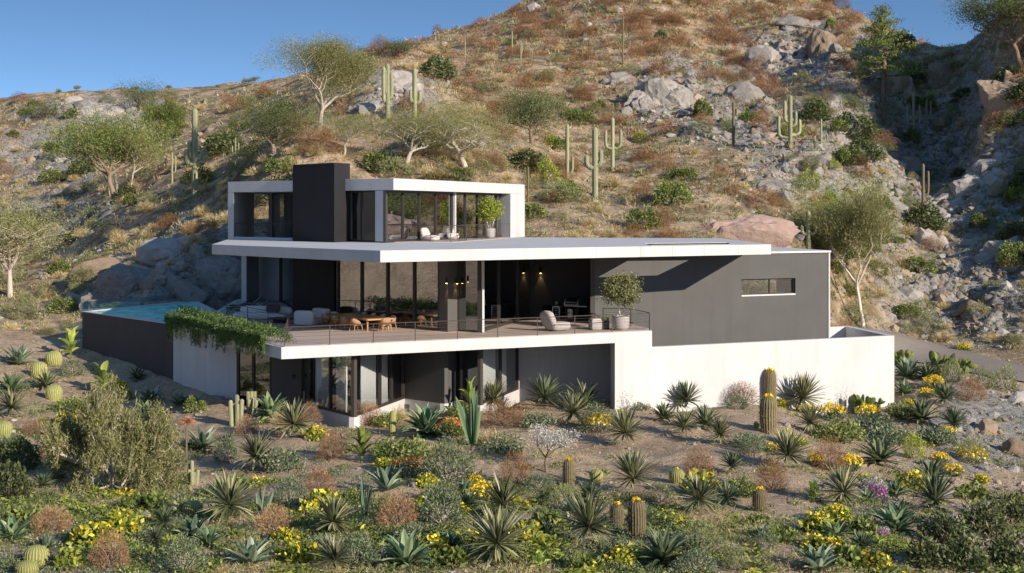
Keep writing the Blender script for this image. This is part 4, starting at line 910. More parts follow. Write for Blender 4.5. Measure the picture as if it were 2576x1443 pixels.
def paddles():
    p = PB()
    def pad(b, d, L, w_, n0):
        d = unit(d); s = unit(np.cross(d, n0)); nn = np.cross(s, d); k = 12; a = np.arange(k)*2*np.pi/k; prof_x = np.sin(a)*w_; prof_y = (1-np.cos(a))*.5*L
        ring = [b+s*x+d*y for x, y in zip(prof_x, prof_y)]; cen = b+d*L*.5
        for sg in (-1, 1):
            V = ring+[cen+nn*sg*L*.13]; V = np.array(V); Fq = np.array([[i, (i+1) % k, k, k] for i in range(k)]); 
            Vm = (V[:k]+V[k])/2+nn*sg*L*.06; V2 = np.concatenate([V[:k], Vm, V[k:k+1]]); F2 = [[i, (i+1) % k, k+(i+1) % k, k+i] for i in range(k)]+[[k+i, k+(i+1) % k, 2*k, 2*k] for i in range(0)]
            F2 += [[k+i, k+i+1, k+(i+2) % k, 2*k] for i in range(0, k, 2)]; p.add(V2, F2, np.full(len(V2), np.clip(.5+rng.normal(0, .15), 0, 1)))
    for i in range(6):
        az = i*1.05+rng.normal(0, .3); b = np.array([.12*math.cos(az), .12*math.sin(az), -.02]); d = np.array([.35*math.cos(az), .35*math.sin(az), 1.]); n0 = np.array([math.cos(az+1), math.sin(az+1), .2]); L = rng.uniform(.35, .5); pad(b, d, L, .13, n0)
        for j in range(2): d2 = d+rng.normal(0, .5, 3); d2[2] = abs(d2[2]); pad(b+unit(d)*L*.93, d2, rng.uniform(.28, .42), .11, n0+rng.normal(0, .6, 3))
    return p.mesh("pads", LM["green"], True)
PAD = [paddles(), paddles()]
# ---- trees: recursive limbs with leaf sprays at the tips
def tree(name, H_, spread, bark, leafm, trunk_h=.28, r0=.05, lean=(0, 0), nleaf=9000, leaf=.10, lw=.12, depth=4, kids=3, crownflat=.8, gap=.3, droop=0.0, seed=1, cluster=.16, up=.45):
    g = np.random.default_rng(seed); q = PB(); tips = []
    def grow(b, d, L, r, lev):
        k = 5; P = [b]; dd = d.copy()
        for i in range(k-1): dd = unit(dd+g.normal(0, .13, 3)+np.array([0, 0, .05-droop*lev*.05])); P.append(P[-1]+dd*L/(k-1))
        q.tube(P, np.linspace(r, r*.62, k), float(np.clip(g.normal(.5, .15), 0, 1)), 7 if lev < 2 else 4)
        if lev >= 2: tips.extend([(P[-1], dd), (P[3], dd)])
        elif lev == 1: tips.append((P[-1], dd))
        if lev >= depth: return
        for i in range(kids + (1 if lev == 0 else 0)):
            a = g.uniform(0, 2*np.pi) if lev else i*2*np.pi/(kids+1)+g.uniform(-.4, .4); o = np.array([math.cos(a), math.sin(a), 0]); nd = unit(dd*(.75 if lev else .8)+o*spread*g.uniform(.7, 1.2)+np.array([0, 0, up*.4])); nd[2] *= crownflat; st = P[-1] if i < 2 or lev == 0 else P[g.integers(2, 4)]
            grow(np.array(st), unit(nd), L*g.uniform(.62, .86), r*.58, lev+1)
    grow(np.array([0, 0, -.03]), unit(np.array([lean[0], lean[1], 1.])), trunk_h, r0, 0)
    T = np.array([t[0] for t in tips]); D = np.array([t[1] for t in tips]); top = T[:, 2].max(); sc = H_/top
    keep = g.uniform(0, 1, len(T)) > gap; T = T[keep]; D = D[keep]; pk = g.integers(0, len(T), nleaf); u3 = unit(g.normal(0, 1, (nleaf, 3)))*g.uniform(0, 1, (nleaf, 1))**.45; c = T[pk]+u3*cluster*.75*np.array([1, 1, .75])+D[pk]*g.uniform(0, cluster, (nleaf, 1)); c[:, 2] -= droop*g.uniform(0, .1, nleaf)
    tone = g.uniform(.25, .75, len(T)); d = unit(D[pk]*.6+g.normal(0, .6, (nleaf, 3))+np.array([0, 0, .2-droop])); p = PB(); p.quads(c, d, unit(g.normal(0, 1, (nleaf, 3))), leaf/sc*g.uniform(.6, 1.4, nleaf), leaf*lw/sc, np.clip(tone[pk]+g.normal(0, .18, nleaf), 0, 1))
    for b_ in (p, q): b_.V = [v*sc for v in b_.V]
    t = empty(name); obj("trunk", q.mesh("trunk", LM[bark], True), t); obj("crown", p.mesh("crown", LM[leafm]), t); return t
# ---- stones
def rock_mesh(name, seed, flat=.75, rough=.35, sub=2, m=None):
    import bmesh
    bm = bmesh.new(); bmesh.ops.create_icosphere(bm, subdivisions=sub, radius=.5); V = np.array([v.co[:] for v in bm.verts]); Fq = np.array([[v.index for v in f.verts] for f in bm.faces]); bm.free()
    g = np.random.default_rng(seed); cut = unit(g.normal(0, 1, (11, 3))); 
    for c in cut: 
        h_ = g.uniform(.27, .43); e = V @ c; V = V - np.clip(e-h_, 0, None)[:, None]*c*.92
    V = V*(1+(fbm(V[:, 0]*3+seed, V[:, 1]*3+V[:, 2]*2.3, 3, seed)*rough*.5)[:, None]); V[:, 2] *= flat
    return mesh_np(name, V, Fq, m or M["stone"], False, g.uniform(0, 1, 1).repeat(len(V)))
def stonemat(name, lo, hi, scale=3.0):
    m = mat(name, hi, .92, .15); g = NT(m); co = g.coord(); c = g.mix(g.noise(co, scale, 7, .7), lo, hi); h = g.n("HueSaturation"); v = g.n("MapRange", in_3=.7, in_4=1.2); g.l(g.rand(), v.inputs[0]); g.l(v.outputs[0], h.inputs["Value"]); g.l(c, h.inputs["Color"]); g.color(h.outputs[0]); g.bump(g.noise(co, scale*2, 8, .75), .7, .12); return m
M["stone"] = stonemat("grey_stone", (.17,.155,.14), (.43,.40,.36)); M["tanstone"] = stonemat("tan_stone", (.20,.14,.09), (.46,.36,.26)); M["pinkstone"] = stonemat("pink_stone", (.26,.17,.13), (.52,.39,.33), 1.6); M["crag"] = stonemat("crag_rock", (.17,.15,.13), (.50,.46,.41), 2.4)
RK = [rock_mesh("rock", s_) for s_ in range(7)]; RKT = [rock_mesh("rock", 20+s_, .7, .35, 2, M["tanstone"]) for s_ in range(4)]
def scatter_rocks(name, P, sz, mats, seed=0, sub=1):
    import bmesh
    bm = bmesh.new(); bmesh.ops.create_icosphere(bm, subdivisions=sub, radius=.5); V0 = np.array([v.co[:] for v in bm.verts]); F0 = np.array([[v.index for v in f.verts] for f in bm.faces]); bm.free()
    g = np.random.default_rng(seed); n = len(P); k = len(V0); th = g.uniform(0, 2*np.pi, n); ax = g.uniform(.6, 1.3, (n, 3))*np.array([1, 1, .75])
    B = V0[None]*(1+g.normal(0, .13, (n, k))[..., None])*ax[:, None]*sz[:, None, None]; c, s = np.cos(th)[:, None], np.sin(th)[:, None]
    V = np.stack([B[..., 0]*c-B[..., 1]*s, B[..., 0]*s+B[..., 1]*c, B[..., 2]], -1)+P[:, None]
    Fq = (F0[None]+(np.arange(n)*k)[:, None, None]).reshape(-1, 3); mi = np.repeat(g.integers(0, len(mats), n), len(F0)); return obj(name, mesh_np(name, V.reshape(-1, 3), Fq, mats, False, np.repeat(g.uniform(0, 1, n), k), mi))
SKINV = {}
def pebmat(name, lo, hi):
    m = mat(name, hi, .9, .15); g = NT(m); co = g.coord((1, 1, 1), "world"); g.color(g.mix(g.math('ADD', g.math('MULTIPLY', g.attr("tint"), .7), g.math('MULTIPLY', g.noise(co, 5, 5, .7), .4)), lo, hi)); return m
M["peb1"] = pebmat("grey_stones", (.11,.10,.09), (.46,.43,.39)); M["peb2"] = pebmat("tan_stones", (.14,.10,.065), (.42,.34,.25))
# ------------------------------------------------------------------ the garden below the house, plant by plant
OX = {"A": 0.0, "B": 858.7, "C": 1717.3}
SOLID = [DUG, [W0, W1, (W1[0]-1, W1[1]+4), (W0[0], W0[1]+4)], [(pf[0], pf[1]), D1, (5.6, 59), (4.3, 60)]]
def spot(reg, zx, zy, w_):
    px, py = zx*.4047+OX[reg], 858.7+zy*.4047; p = ground(px, min(py, 1500)); w2 = w_*.4047*p.y/F
    for _ in range(40):                              # step back towards the garden until clear of the walls
        x_, y_ = np.array([p.x]), np.array([p.y])
        if all(not inside(P_, x_, y_)[0] and edge_dist(P_, x_, y_)[0] > .33*w2 for P_ in SOLID): break
        y = p.y-.12; x = (px-HX)/F*y; p = Vector((x, y, float(H(x, y))))
    return p, w2
cnt = {}
def pick(key, L): cnt[key] = cnt.get(key, -1)+1; return L[cnt[key] % len(L)]
def single(name, me, p, s, label, cat, group=None, tilt=.08, sz=None):
    o = obj(name, me); o.location = p; o.scale = sz or (s, s, s); o.rotation_euler = (rnd.uniform(-tilt, tilt), rnd.uniform(-tilt, tilt), rnd.uniform(0, 6.28)); return tag(o, label, cat, group)
ROSN = {"agave":"agave","blue":"agave","spread":"agave","darkagave":"agave","yucca":"yucca_plant","darkyucca":"yucca_plant"}
CLEAR = []
def put(kd, reg, zx, zy, w_, label, hs=1.0):
    p, s = spot(reg, zx, zy, w_)
    if kd in ROS or kd in ('barrel','barrelflower','brownc','canna','pads','tongue','cluster','torch','tumble','brown'): CLEAR.append((p.x, p.y, s))
    if kd in ROS:
        s *= 1.75*rnd.uniform(.9, 1.1)
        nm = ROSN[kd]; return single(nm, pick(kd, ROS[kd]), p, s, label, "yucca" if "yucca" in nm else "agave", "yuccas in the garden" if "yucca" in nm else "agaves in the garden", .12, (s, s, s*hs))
    if kd == "barrel":
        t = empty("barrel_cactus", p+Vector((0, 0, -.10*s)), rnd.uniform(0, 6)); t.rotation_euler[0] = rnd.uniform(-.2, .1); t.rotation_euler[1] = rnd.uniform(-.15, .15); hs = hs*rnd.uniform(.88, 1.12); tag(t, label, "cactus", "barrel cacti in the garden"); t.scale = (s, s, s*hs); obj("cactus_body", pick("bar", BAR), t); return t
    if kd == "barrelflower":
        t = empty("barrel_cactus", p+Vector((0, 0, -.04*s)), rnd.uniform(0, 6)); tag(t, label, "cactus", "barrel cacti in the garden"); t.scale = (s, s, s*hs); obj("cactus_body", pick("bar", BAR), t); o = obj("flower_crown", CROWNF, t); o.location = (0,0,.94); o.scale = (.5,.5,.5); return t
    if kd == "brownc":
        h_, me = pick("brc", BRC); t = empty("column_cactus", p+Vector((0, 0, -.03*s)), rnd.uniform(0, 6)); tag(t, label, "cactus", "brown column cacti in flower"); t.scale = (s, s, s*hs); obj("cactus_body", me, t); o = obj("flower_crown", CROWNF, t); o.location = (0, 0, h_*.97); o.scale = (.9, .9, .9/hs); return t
    if kd == "cluster":
        t = empty("cactus_cluster", p, rnd.uniform(0, 6)); tag(t, label, "cactus"); n = 7
        for i in range(n):
            a = i*2.4; r_ = s*(.06+.28*(i/n)**.6); h_ = s*hs*(1.0 if i == 0 else rnd.uniform(.5, .92)); b = Vector((r_*math.cos(a), r_*math.sin(a), 0)); P, rr = column_path([b-Vector((0,0,.05)), b*1.12+Vector((0,0,h_*.5)), b*1.25+Vector((0,0,h_))], s*.125, 16); obj("stem", ribbed(P, rr, 9, .2, 4, .9, .25).mesh("stem", LM["column"], True), t)
        return t
    if kd == "torch":
        t = empty("torch_cactus", p); tag(t, label, "cactus"); h_ = s*hs; P, rr = column_path([(0,0,-.05),(0,.01,h_*.5),(.02,0,h_)], s*.5, 18); rr *= np.interp(np.linspace(0,1,18), [0,.4,.75,1], [.75,1,.9,1]); obj("stem", ribbed(P, rr, 12, .16, 4, .95, .35).mesh("stem", LM["cactus"], True), t); return t
    if kd in ("canna", "pads", "tongue"):
        t = empty({"canna":"broadleaf_plant","pads":"paddle_cactus","tongue":"snake_plant"}[kd], p, rnd.uniform(0, 6)); tag(t, label, {"canna":"plant","pads":"cactus","tongue":"plant"}[kd]); t.scale = (s, s, s*hs)
        if kd == "canna": a, b = pick("can", CAN); obj("leaves", a, t); obj("stems", b, t)
        elif kd == "pads": obj("pads", pick("pad", PAD), t)
        else: obj("tongue_leaves", pick("ton", TON), t)
        return t
    s *= 1.3; fl = None; kd0 = kd
    if ":" in kd: kd0, c = kd.split(":"); fl = pick("fl"+c, FLOL if c == "leafyellow" else FLO[c])
    nm = {"brown":"dry_shrub","tumble":"dry_shrub","grass":"grass_tuft","cover":"ground_shrub","covergreen":"ground_shrub","leafy":"leafy_plant","leafygreen":"leafy_plant"}.get(kd0, "shrub")
    if fl: nm = "flowering_plant"
    t = make_shrub(nm, kd0, cnt.setdefault("s"+kd0, 0), label, "flower" if fl else ("grass" if kd0 == "grass" else "shrub"), None, fl); cnt["s"+kd0] += 1
    t.location = p; t.scale = (s, s, s*hs); t.rotation_euler[2] = rnd.uniform(0, 6.28); return t
PLANTS = [
# ---- the side below the pool
("barrel","A",340,147,102,"topmost yellow-green barrel cactus below the end of the pool"),("barrel","A",243,224,102,"second barrel cactus down the slope from the pool"),("barrel","A",336,367,100,"third barrel cactus down the slope, below a dark agave"),
("barrel","A",712,434,97,"barrel cactus at the foot of the tall broad-leaved plant"),("barrel","A",352,600,108,"barrel cactus beside the yellow flowers uphill of the big bush"),("barrel","A",20,590,105,"barrel cactus cut by the picture edge above a broad agave"),
("barrel","A",1198,1082,118,"lone barrel cactus on bare soil beside the big twiggy bush"),("barrel","A",220,1400,152,"large barrel cactus low in the corner, the higher of the pair"),("barrel","A",168,1470,132,"barrel cactus at the bottom corner, the lower of the pair"),
("canna","A",640,330,200,"tall pale broad-leaved plant above a barrel cactus"),("canna","A",440,110,170,"tall broad-leaved plant against the end of the dark pool wall",1.2),
("agave","A",70,320,185,"big green agave at the picture edge below the pool"),("blue","A",115,150,150,"blue-green agave above the topmost barrel cacti"),("darkagave","A",285,300,155,"dark green agave between two barrel cacti"),("yucca","A",75,480,185,"pale spiky yucca near the picture edge below the barrel cacti"),
("agave","A",55,745,200,"light green broad agave at the picture edge beside the big bush"),("spread","A",600,490,150,"grey agave partly hidden behind the big bush"),("agave","A",905,495,180,"sunlit agave with upright pale leaves behind the big bush"),("blue","A",935,390,140,"blue agave in the shade of the white corner wall"),("agave","A",1115,400,115,"small green agave below the white corner wall"),("darkagave","A",850,245,110,"small dark agave against the dark pool wall"),
("darkyucca","A",1440,340,185,"dark spiky yucca in shade before the garden window"),("cluster","A",1465,525,110,"cluster of upright pale column cacti beside the shaded path",1.75),("cluster","A",1568,452,95,"darker cluster of column cacti by the garden window",1.7),("tongue","A",1612,400,110,"tall grey-green upright leaves beside the garden window",1.4),
("agave","A",1690,480,185,"bright agave in front of the charcoal lower wall",1.15),("pads","A",1822,462,110,"dark paddle cactus at the foot of the lower corner window",1.1),("yucca","A",1832,600,220,"star-shaped pale yucca in front of the lower corner window"),("yucca","A",1585,800,205,"pale yucca on open soil above the green ground cover"),("yucca","A",1432,1125,255,"large pale yucca below the snake plant"),("yucca","A",2065,1215,235,"large star yucca between the yellow-leaved plants"),("yucca","A",2090,1440,230,"pale yucca cut by the bottom edge beside a blue agave"),
("blue","A",1205,1235,195,"blue-green agave below the lone barrel cactus"),("blue","A",1565,1400,265,"big blue agave at the bottom beside the pale yucca"),("agave","A",80,1240,200,"blue-green agave at the edge below the big bush"),("spread","A",1262,680,200,"agave of few long pale leaves beside the dried flower stalk"),("tongue","A",1630,1095,170,"snake plant with three tall stiff leaves above the large yucca",1.2),("cluster","A",1200,885,95,"low grassy column cactus at the foot of the dried flower stalk",1.5),
("brown","A",1925,505,125,"pinkish dry shrub under the lower corner window"),("brown","A",1535,575,125,"orange dry shrub in front of the column cacti"),("tumble","A",2062,735,170,"round brown dry shrub below the sill of the corner window"),("brown","A",1985,935,165,"brown dry shrub among green ground cover under a round one"),("brown","A",690,1405,230,"large pinkish brown dry shrub at the bottom by yellow-leaved plants"),("brown","A",1700,1185,180,"brown dry shrub beside the snake plant"),("tumble","A",225,590,165,"low brown shrub beside the barrel cactus and yellow flowers",.6),("brown","A",320,720,170,"brown dry shrub uphill of the big bush",.7),("brown","A",325,1180,220,"low brown dry shrub below the big bush",.7),
("greygreen","A",455,215,120,"grey-green shrub near the dark pool wall"),("greygreen","A",1405,745,145,"small grey-green shrub on bare soil by the dried flower stalk"),("greygreen","A",1130,1440,240,"wide grey-green shrub at the bottom among stones"),("greygreen","A",1800,1030,190,"grey-green shrub between the snake plant and star yucca"),("cover","A",1730,800,260,"grey-green leafy mat beside the pale yucca on open soil"),
("leafy:yellow","A",410,525,125,"yellow flowers beside the barrel cactus uphill of the big bush"),("leafy:yellow","A",735,295,85,"small yellow flowers below the dark pool wall"),("lime","A",790,360,80,"lime green clump near the barrel cactus and pool wall"),("leafy:leafyellow","A",1965,610,130,"yellow-leaved plant under the corner window plinth"),("grass","A",1745,520,110,"golden grass tuft beneath the bright agave"),
("leafy:leafyellow","A",560,1290,230,"yellow and green leafy plant low beside a pinkish shrub"),("leafy:leafyellow","A",740,1200,220,"yellow and green leafy plant below the big bush"),("leafy","A",390,1400,190,"yellow-green leafy plant beside the corner barrel cacti"),("leafygreen","A",895,1060,210,"green leafy plant at the root of the big bush"),("leafygreen","A",1440,955,200,"green leafy mat below the yucca on open soil"),("leafy:leafyellow","A",2010,1060,210,"tall yellow-leaved plant above the star yucca"),("leafy:leafyellow","A",1890,1390,210,"yellow-leaved plant between the blue agave and star yucca"),("leafy:leafyellow","A",1785,1250,140,"golden-leaved plant below a brown dry shrub"),("leafy","A",1075,1290,130,"yellow-green plant by the blue agave at the bottom"),("covergreen","A",450,440,190,"green shrub between the barrel cacti"),("green","A",1215,440,110,"small green plant near the shaded soil by the house"),("leafygreen","A",1330,1410,110,"small leafy plant at the bottom among pebbles"),("dark","A",120,800,200,"dark green mat shaded by the big bush"),("dark","A",60,980,220,"dark green leafy mass at the picture edge"),("leafygreen","A",150,1130,190,"shaded leafy plant at the edge above an agave"),
# ---- the middle, below the lower windows
("canna","B",125,760,215,"yellow-green broad-leaved plant below the corner window plinth",1.1),("torch","B",318,598,46,"single yellow torch cactus below the corner window",3.6),("agave","B",520,590,215,"tall narrow agave in front of the charcoal recess",1.15),("grass","B",360,490,110,"narrow green grass clump by the recess plinth",1.1),("tongue","B",815,650,230,"giant upright agave with grey-green sword leaves before the bay window",1.65),("canna","B",800,440,150,"broad grey-green leaves rising behind the giant upright agave",1.3),("yucca","B",955,440,140,"small yucca against the sunlit bay window plinth",1.2),("tumble","B",1000,525,250,"wide rusty dry grass mound below the bay window",.6),
("darkyucca","B",1255,425,195,"dark yucca against the shaded white recess"),("darkagave","B",1505,425,185,"sunlit agave against the shaded white recess beside the pier",1.15),("yucca","B",1432,520,170,"pale yucca beside the yellow flowers near the corner pier"),("greygreen:yellow","B",1595,560,185,"bright yellow flowering shrub below the corner pier"),("sprig","B",1765,440,95,"grey sprigs at the foot of the corner pier"),("cover","B",1870,430,110,"low sprigs added at a shadow beside the corner pier edge"),("yucca","B",1775,650,195,"pale yucca on the bare rise below the corner pier"),  # the low sprigs at the pier edge are added where only shadow falls
("tumble","B",1085,890,190,"round rusty tumbleweed beside the small grey tree"),("brownc","B",1415,900,78,"brown column cactus with a yellow tip beside the small barrel cactus",.95),("barrelflower","B",1585,875,85,"small barrel cactus with a yellow top on the bare rise"),("darkagave","B",1542,1005,160,"dark green agave below the small barrel cactus"),("yucca","B",1825,950,245,"large pale yucca below the bare rise"),("yucca","B",1015,1120,245,"large yucca beside the yellow flowers in the middle"),("yucca","B",960,1385,300,"biggest pale yucca at the bottom middle"),("yucca","B",1545,1270,300,"broad pale yucca beside the twin flowering cacti"),("brownc","B",1715,1165,88,"shorter of the twin brown cacti topped with yellow flowers",.95),("brownc","B",1835,1225,112,"taller of the twin brown cacti topped with yellow flowers",.95),("darkagave","B",2000,1400,265,"dark spiky agave at the bottom below the twin cacti"),("agave","B",412,1400,270,"broad green agave at the bottom beside yellow-leaved plants"),
("tongue","B",145,1085,150,"dark snake plant with tall striped leaves",1.75),("spread","B",290,950,200,"agave with three tall blades beside the dark snake plant",1.3),("brown","B",355,1150,215,"brown dry shrub below the snake plant"),("leafy:leafyellow","B",530,905,120,"yellow-leaved plant above the grey shrubs"),("leafy:leafyellow","B",515,1020,85,"small yellow-leaved plant between the grey shrubs"),("leafy:leafyellow","B",265,800,110,"yellow-leaved plant below the torch cactus"),("leafy:yellow","B",822,890,100,"yellow flowers beside the round rusty tumbleweed"),("leafy:leafyellow","B",740,1080,120,"yellow-green plant between the grey shrubs and a yucca"),("cover:yellow","B",880,1000,200,"yellow flowers above the large middle yucca"),("leafy:leafyellow","B",1150,1260,210,"dense golden flowers beside the biggest yucca"),("leafy:leafyellow","B",560,1330,200,"yellow-leaved plant beside the broad green agave"),("leafygreen","B",680,1400,220,"green leafy plant between the agave and biggest yucca"),("leafygreen","B",1285,1170,210,"green leafy plant with long leaves beside the middle yucca"),("olive","B",1385,1040,200,"olive shrub above the broad pale yucca",.7),
("greygreen","B",620,1140,270,"wide grey-green shrub in the middle slope"),("greygreen","B",660,880,280,"blue-grey shrub below the giant upright agave"),("covergreen","B",360,740,300,"bright green bushy mat below the torch cactus"),("grass","B",600,720,120,"pale grass tuft among the green mats"),("cover","B",1010,700,240,"pale grey-green mat beside the small grey tree"),("leafy:leafyellow","B",1725,1400,180,"yellow-leaved plant beside the dark spiky agave"),("canna","B",1235,1440,170,"pale green leafy plant right of the biggest yucca",.8),("barrelflower","B",2085,880,95,"green barrel cactus with a yellow top beside brown shrubs"),("olive","B",1985,1000,170,"yellow-brown shrub beside the large pale yucca",.7),("cover","B",1205,530,240,"low grey-green shrub mat before the shaded recess",.7),("sprig","B",1620,450,95,"grey tuft beside the corner pier and yellow flowers",.6),("greygreen","B",1230,930,170,"small grey-green shrub under the small grey tree",.7),("leafygreen","B",1960,1130,170,"green leafy plant behind the taller twin cactus"),("covergreen:red","B",670,590,190,"low shrub with reddish orange blooms before the recess"),("cover:red","B",420,840,200,"grey shrub with tiny pinkish blooms among green mats"),("covergreen","B",640,1000,230,"dark green mat between the grey shrubs"),("brown","B",170,480,140,"pinkish dry shrub right of the corner window plinth"),("covergreen","B",270,520,160,"green mat beside the torch cactus and plinth"),("covergreen","B",730,470,150,"green mat at the foot of the charcoal recess post"),("leafygreen","B",1520,1430,190,"leafy green plant at the bottom below the broad yucca"),("cover","B",470,1260,250,"grey-green mat behind the broad green agave"),("covergreen","B",60,1010,190,"green mat left of the dark snake plant"),("greygreen","B",100,1400,220,"grey-green shrub at the bottom near two yuccas"),("leafy:leafyellow","B",1080,1060,150,"golden leaves behind the large middle yucca"),("grass","B",930,640,180,"pale dry grass behind the small grey tree",.7),
# ---- below the long white wall
("darkyucca","C",30,400,160,"spiky green yucca casting its shadow on the white garden wall",1.1),("darkagave","C",140,545,170,"dark agave on the pink gravel below the white wall"),("darkagave","B",2010,500,140,"small green agave beside the corner pier on gravel"),("yucca","C",18,590,140,"pale yucca left of a similar one on pink gravel"),("yucca","C",225,640,150,"pale yucca right of a similar one on pink gravel"),
("brownc","C",545,370,75,"small brown cactus against the white wall behind a taller one",1.55),("brownc","C",535,572,108,"tall brown cactus with yellow crown in front of the white wall",.95),("barrelflower","C",650,637,95,"round green cactus with yellow top right of the tall brown one"),("barrel","C",470,540,55,"tiny pale round cactus at the foot of the tall brown one"),("yucca","C",740,395,195,"pale spiky yucca against the white garden wall"),("darkagave","C",845,340,150,"dark green agave behind the pale yucca at the white wall"),("yucca","C",785,570,150,"pale yucca among yellow flowers below the white wall"),("tumble","C",375,388,180,"round rusty dry shrub against the white wall",.72),("sprig","C",1005,410,100,"twiggy pale plant before the end of the white wall",1.2),("pads","C",1100,405,170,"dark paddle cactus against the end of the white wall",1.05),("pads","C",1195,410,120,"smaller paddle cactus at the corner of the white wall"),
("cover:yellow","C",930,490,170,"yellow flowers in front of the twiggy pale plant"),("leafy:yellow","C",770,450,90,"small yellow flowers between two pale yuccas"),("cover:yellow","C",1150,480,140,"yellow flowers near the corner of the white wall"),("leafy:yellow","C",620,405,80,"yellow flowers behind the tall brown cactus"),("leafy:yellow","C",725,650,85,"yellow flowers beside the round green cactus"),("yucca","C",648,795,205,"large pale yucca below the round green cactus"),("cover:yellow","C",560,690,90,"yellow flowers uphill of the large pale yucca"),("cover:yellow","C",830,780,110,"tall yellow flowers right of the large pale yucca",1.3),("cover:yellow","C",1040,805,160,"broad yellow flower clump above the purple flowers"),("tumble","C",910,800,190,"feathery brown shrub between yellow flower clumps"),("tumble","C",550,925,185,"feathery brown shrub behind the shaded brown cactus"),("brownc","C",480,1060,88,"shaded brown cactus with yellow tip beside a feathery shrub",.9),("tumble","C",100,830,170,"feathery brown shrub above yellow leaves by a barrel cactus"),("leafy:leafyellow","C",110,935,210,"yellow-leaved clump below a feathery brown shrub"),("yucca","C",115,1070,210,"green-grey yucca on bare soil below the yellow-leaved clump"),
("darkagave","C",1230,780,250,"large dark agave above the purple flowers"),("grey:purple","C",1190,995,140,"shrub of purple flowers among yuccas",1.2),("grey:purple","C",1240,1220,80,"small pink-purple flowers beside the broad dark agave"),("yucca","C",1010,1030,245,"pale star yucca beside the purple flowers"),("canna","C",815,1005,140,"light green round-leaved plant left of the star yucca"),("agave","C",1330,1190,245,"broad dark green agave below the purple flowers"),("darkyucca","C",1575,1075,255,"grey-green star yucca on stony soil below yellow flowers"),("darkagave","C",1545,880,190,"dark agave among grey leaves and yellow flowers"),("lime","C",1430,725,115,"upright lime green shrub beside a large dark agave",1.2),("darkyucca","C",1640,410,155,"green yucca on the stony rise beyond the white wall"),("darkagave","C",1490,510,200,"grey-green agave pair before the stony rise"),("darkyucca","C",1690,565,155,"green yucca beside yellow flowers and brown boulders"),("cover:yellow","C",1640,595,110,"yellow flowers beside the green yucca and boulders"),("cover:yellow","C",1560,295,130,"yellow flowers below the paddle cacti by the driveway"),("cover:yellow","C",1520,350,100,"yellow flowers just right of the white wall end"),("leafy:yellow","C",1410,405,70,"yellow flowers beside the boulder at the wall corner"),
("pads","C",1360,150,140,"green paddle cactus touching the end of the white wall"),("pads","C",1605,220,200,"tall paddle cactus beside the driveway",1.1),("pads","C",1745,205,150,"low paddle cactus beside the driveway"),("blue","C",1400,235,190,"blue agave at the end of the white wall"),("darkagave","C",1520,235,140,"dark agave between paddle cacti near the driveway"),("agave","C",1380,330,130,"grey-green agave below a blue one at the wall end"),("cover:yellow","C",1685,840,125,"yellow flowers on the stony slope below dark agave"),("cover:yellow","C",1600,760,110,"yellow flowers beside a dark agave among pebbles"),("olive:yellow","C",1800,760,170,"olive shrub edged with yellow flowers among white stones"),("leafy:yellow","C",1860,885,90,"yellow flower tuft among white stones"),("leafy:yellow","C",1745,60,70,"lone yellow bush beyond the driveway"),("leafy:leafyellow","C",1430,920,180,"yellow-green leafy plant beside the dark agave on stones"),
("leafy:leafyellow","C",830,1180,180,"yellow and green leafy plant left of the broad dark agave"),("leafy:leafyellow","C",960,1130,170,"yellow-flowered leafy plant below the star yucca"),("leafygreen:leafyellow","C",830,1300,160,"large-leaved plant with yellow blooms at the bottom"),("leafygreen:leafyellow","C",940,1310,140,"large-leaved plant with one yellow bloom"),("leafygreen:leafyellow","C",1190,1420,190,"yellow blooming leafy plant at the bottom beside dark shrubs"),("leafygreen","C",1020,1400,230,"big round leaves at the bottom below yellow blooms"),("leafygreen","C",1110,1200,200,"green round-leaved plant left of the broad dark agave"),("blue","C",840,1440,235,"pale blue agave cut by the bottom edge"),("leafygreen","C",600,1240,170,"green leafy plant above the pale blue agave"),("leafygreen","C",465,1145,120,"green leafy plant below the shaded brown cactus"),("greygreen","C",520,1290,125,"small grey shrub on bare soil at the bottom"),("olive","C",110,1310,270,"wide olive shrub on bare soil at the bottom",.7),("greygreen","C",70,1440,220,"grey-green shrub at the bottom beside the dark agave",.7),("olive","C",330,1420,130,"small olive shrub at the bottom of the bare soil"),
("leafyd","C",1620,1250,240,"dark leafy shrub at the bottom beside the broad agave"),("leafyd","C",1850,1200,256,"dark leafy shrub below the star yucca on stones"),("leafyd","C",2040,1130,224,"dark leafy shrub at the picture edge by boulders"),("leafyd","C",1500,1400,224,"dark leafy shrub nearest the yellow blooms at the bottom"),("leafyd","C",1760,1420,256,"dark leafy shrub in the middle of the bottom thicket"),("leafyd","C",2010,1400,264,"dark leafy shrub in the bottom corner"),("leafygreen","C",1780,990,190,"grey-leaved plant on the stony slope"),("olive","C",1675,250,130,"olive shrub between the paddle cacti and driveway"),("olive","C",1860,300,140,"olive tuft below the driveway"),("olive","C",2010,300,150,"olive shrub below the driveway near the picture edge"),("brown","C",1790,370,150,"brown dry shrub on the stony rise"),("covergreen","C",960,620,260,"green mat below yellow flowers near the white wall"),("cover","C",1180,580,260,"grey-green mat with small stones below the wall corner"),("cover","C",1290,640,250,"grey-green mat above the upright lime shrub"),("covergreen","C",1370,480,200,"green mat in front of the boulder at the wall corner"),("cover","C",420,660,200,"pale grey mat below the tall brown cactus"),("greygreen","C",340,420,150,"low green shrub at the foot of the white wall",.6),("greygreen","C",430,690,120,"pale shrub left of the round green cactus"),("covergreen","C",350,960,220,"dark green mat beside the shaded brown cactus"),("cover","C",1560,640,230,"grey mat with pebbles beside the green yucca"),
]
for a_ in PLANTS: put(*a_)
r2 = random.Random(21); n_x = 0
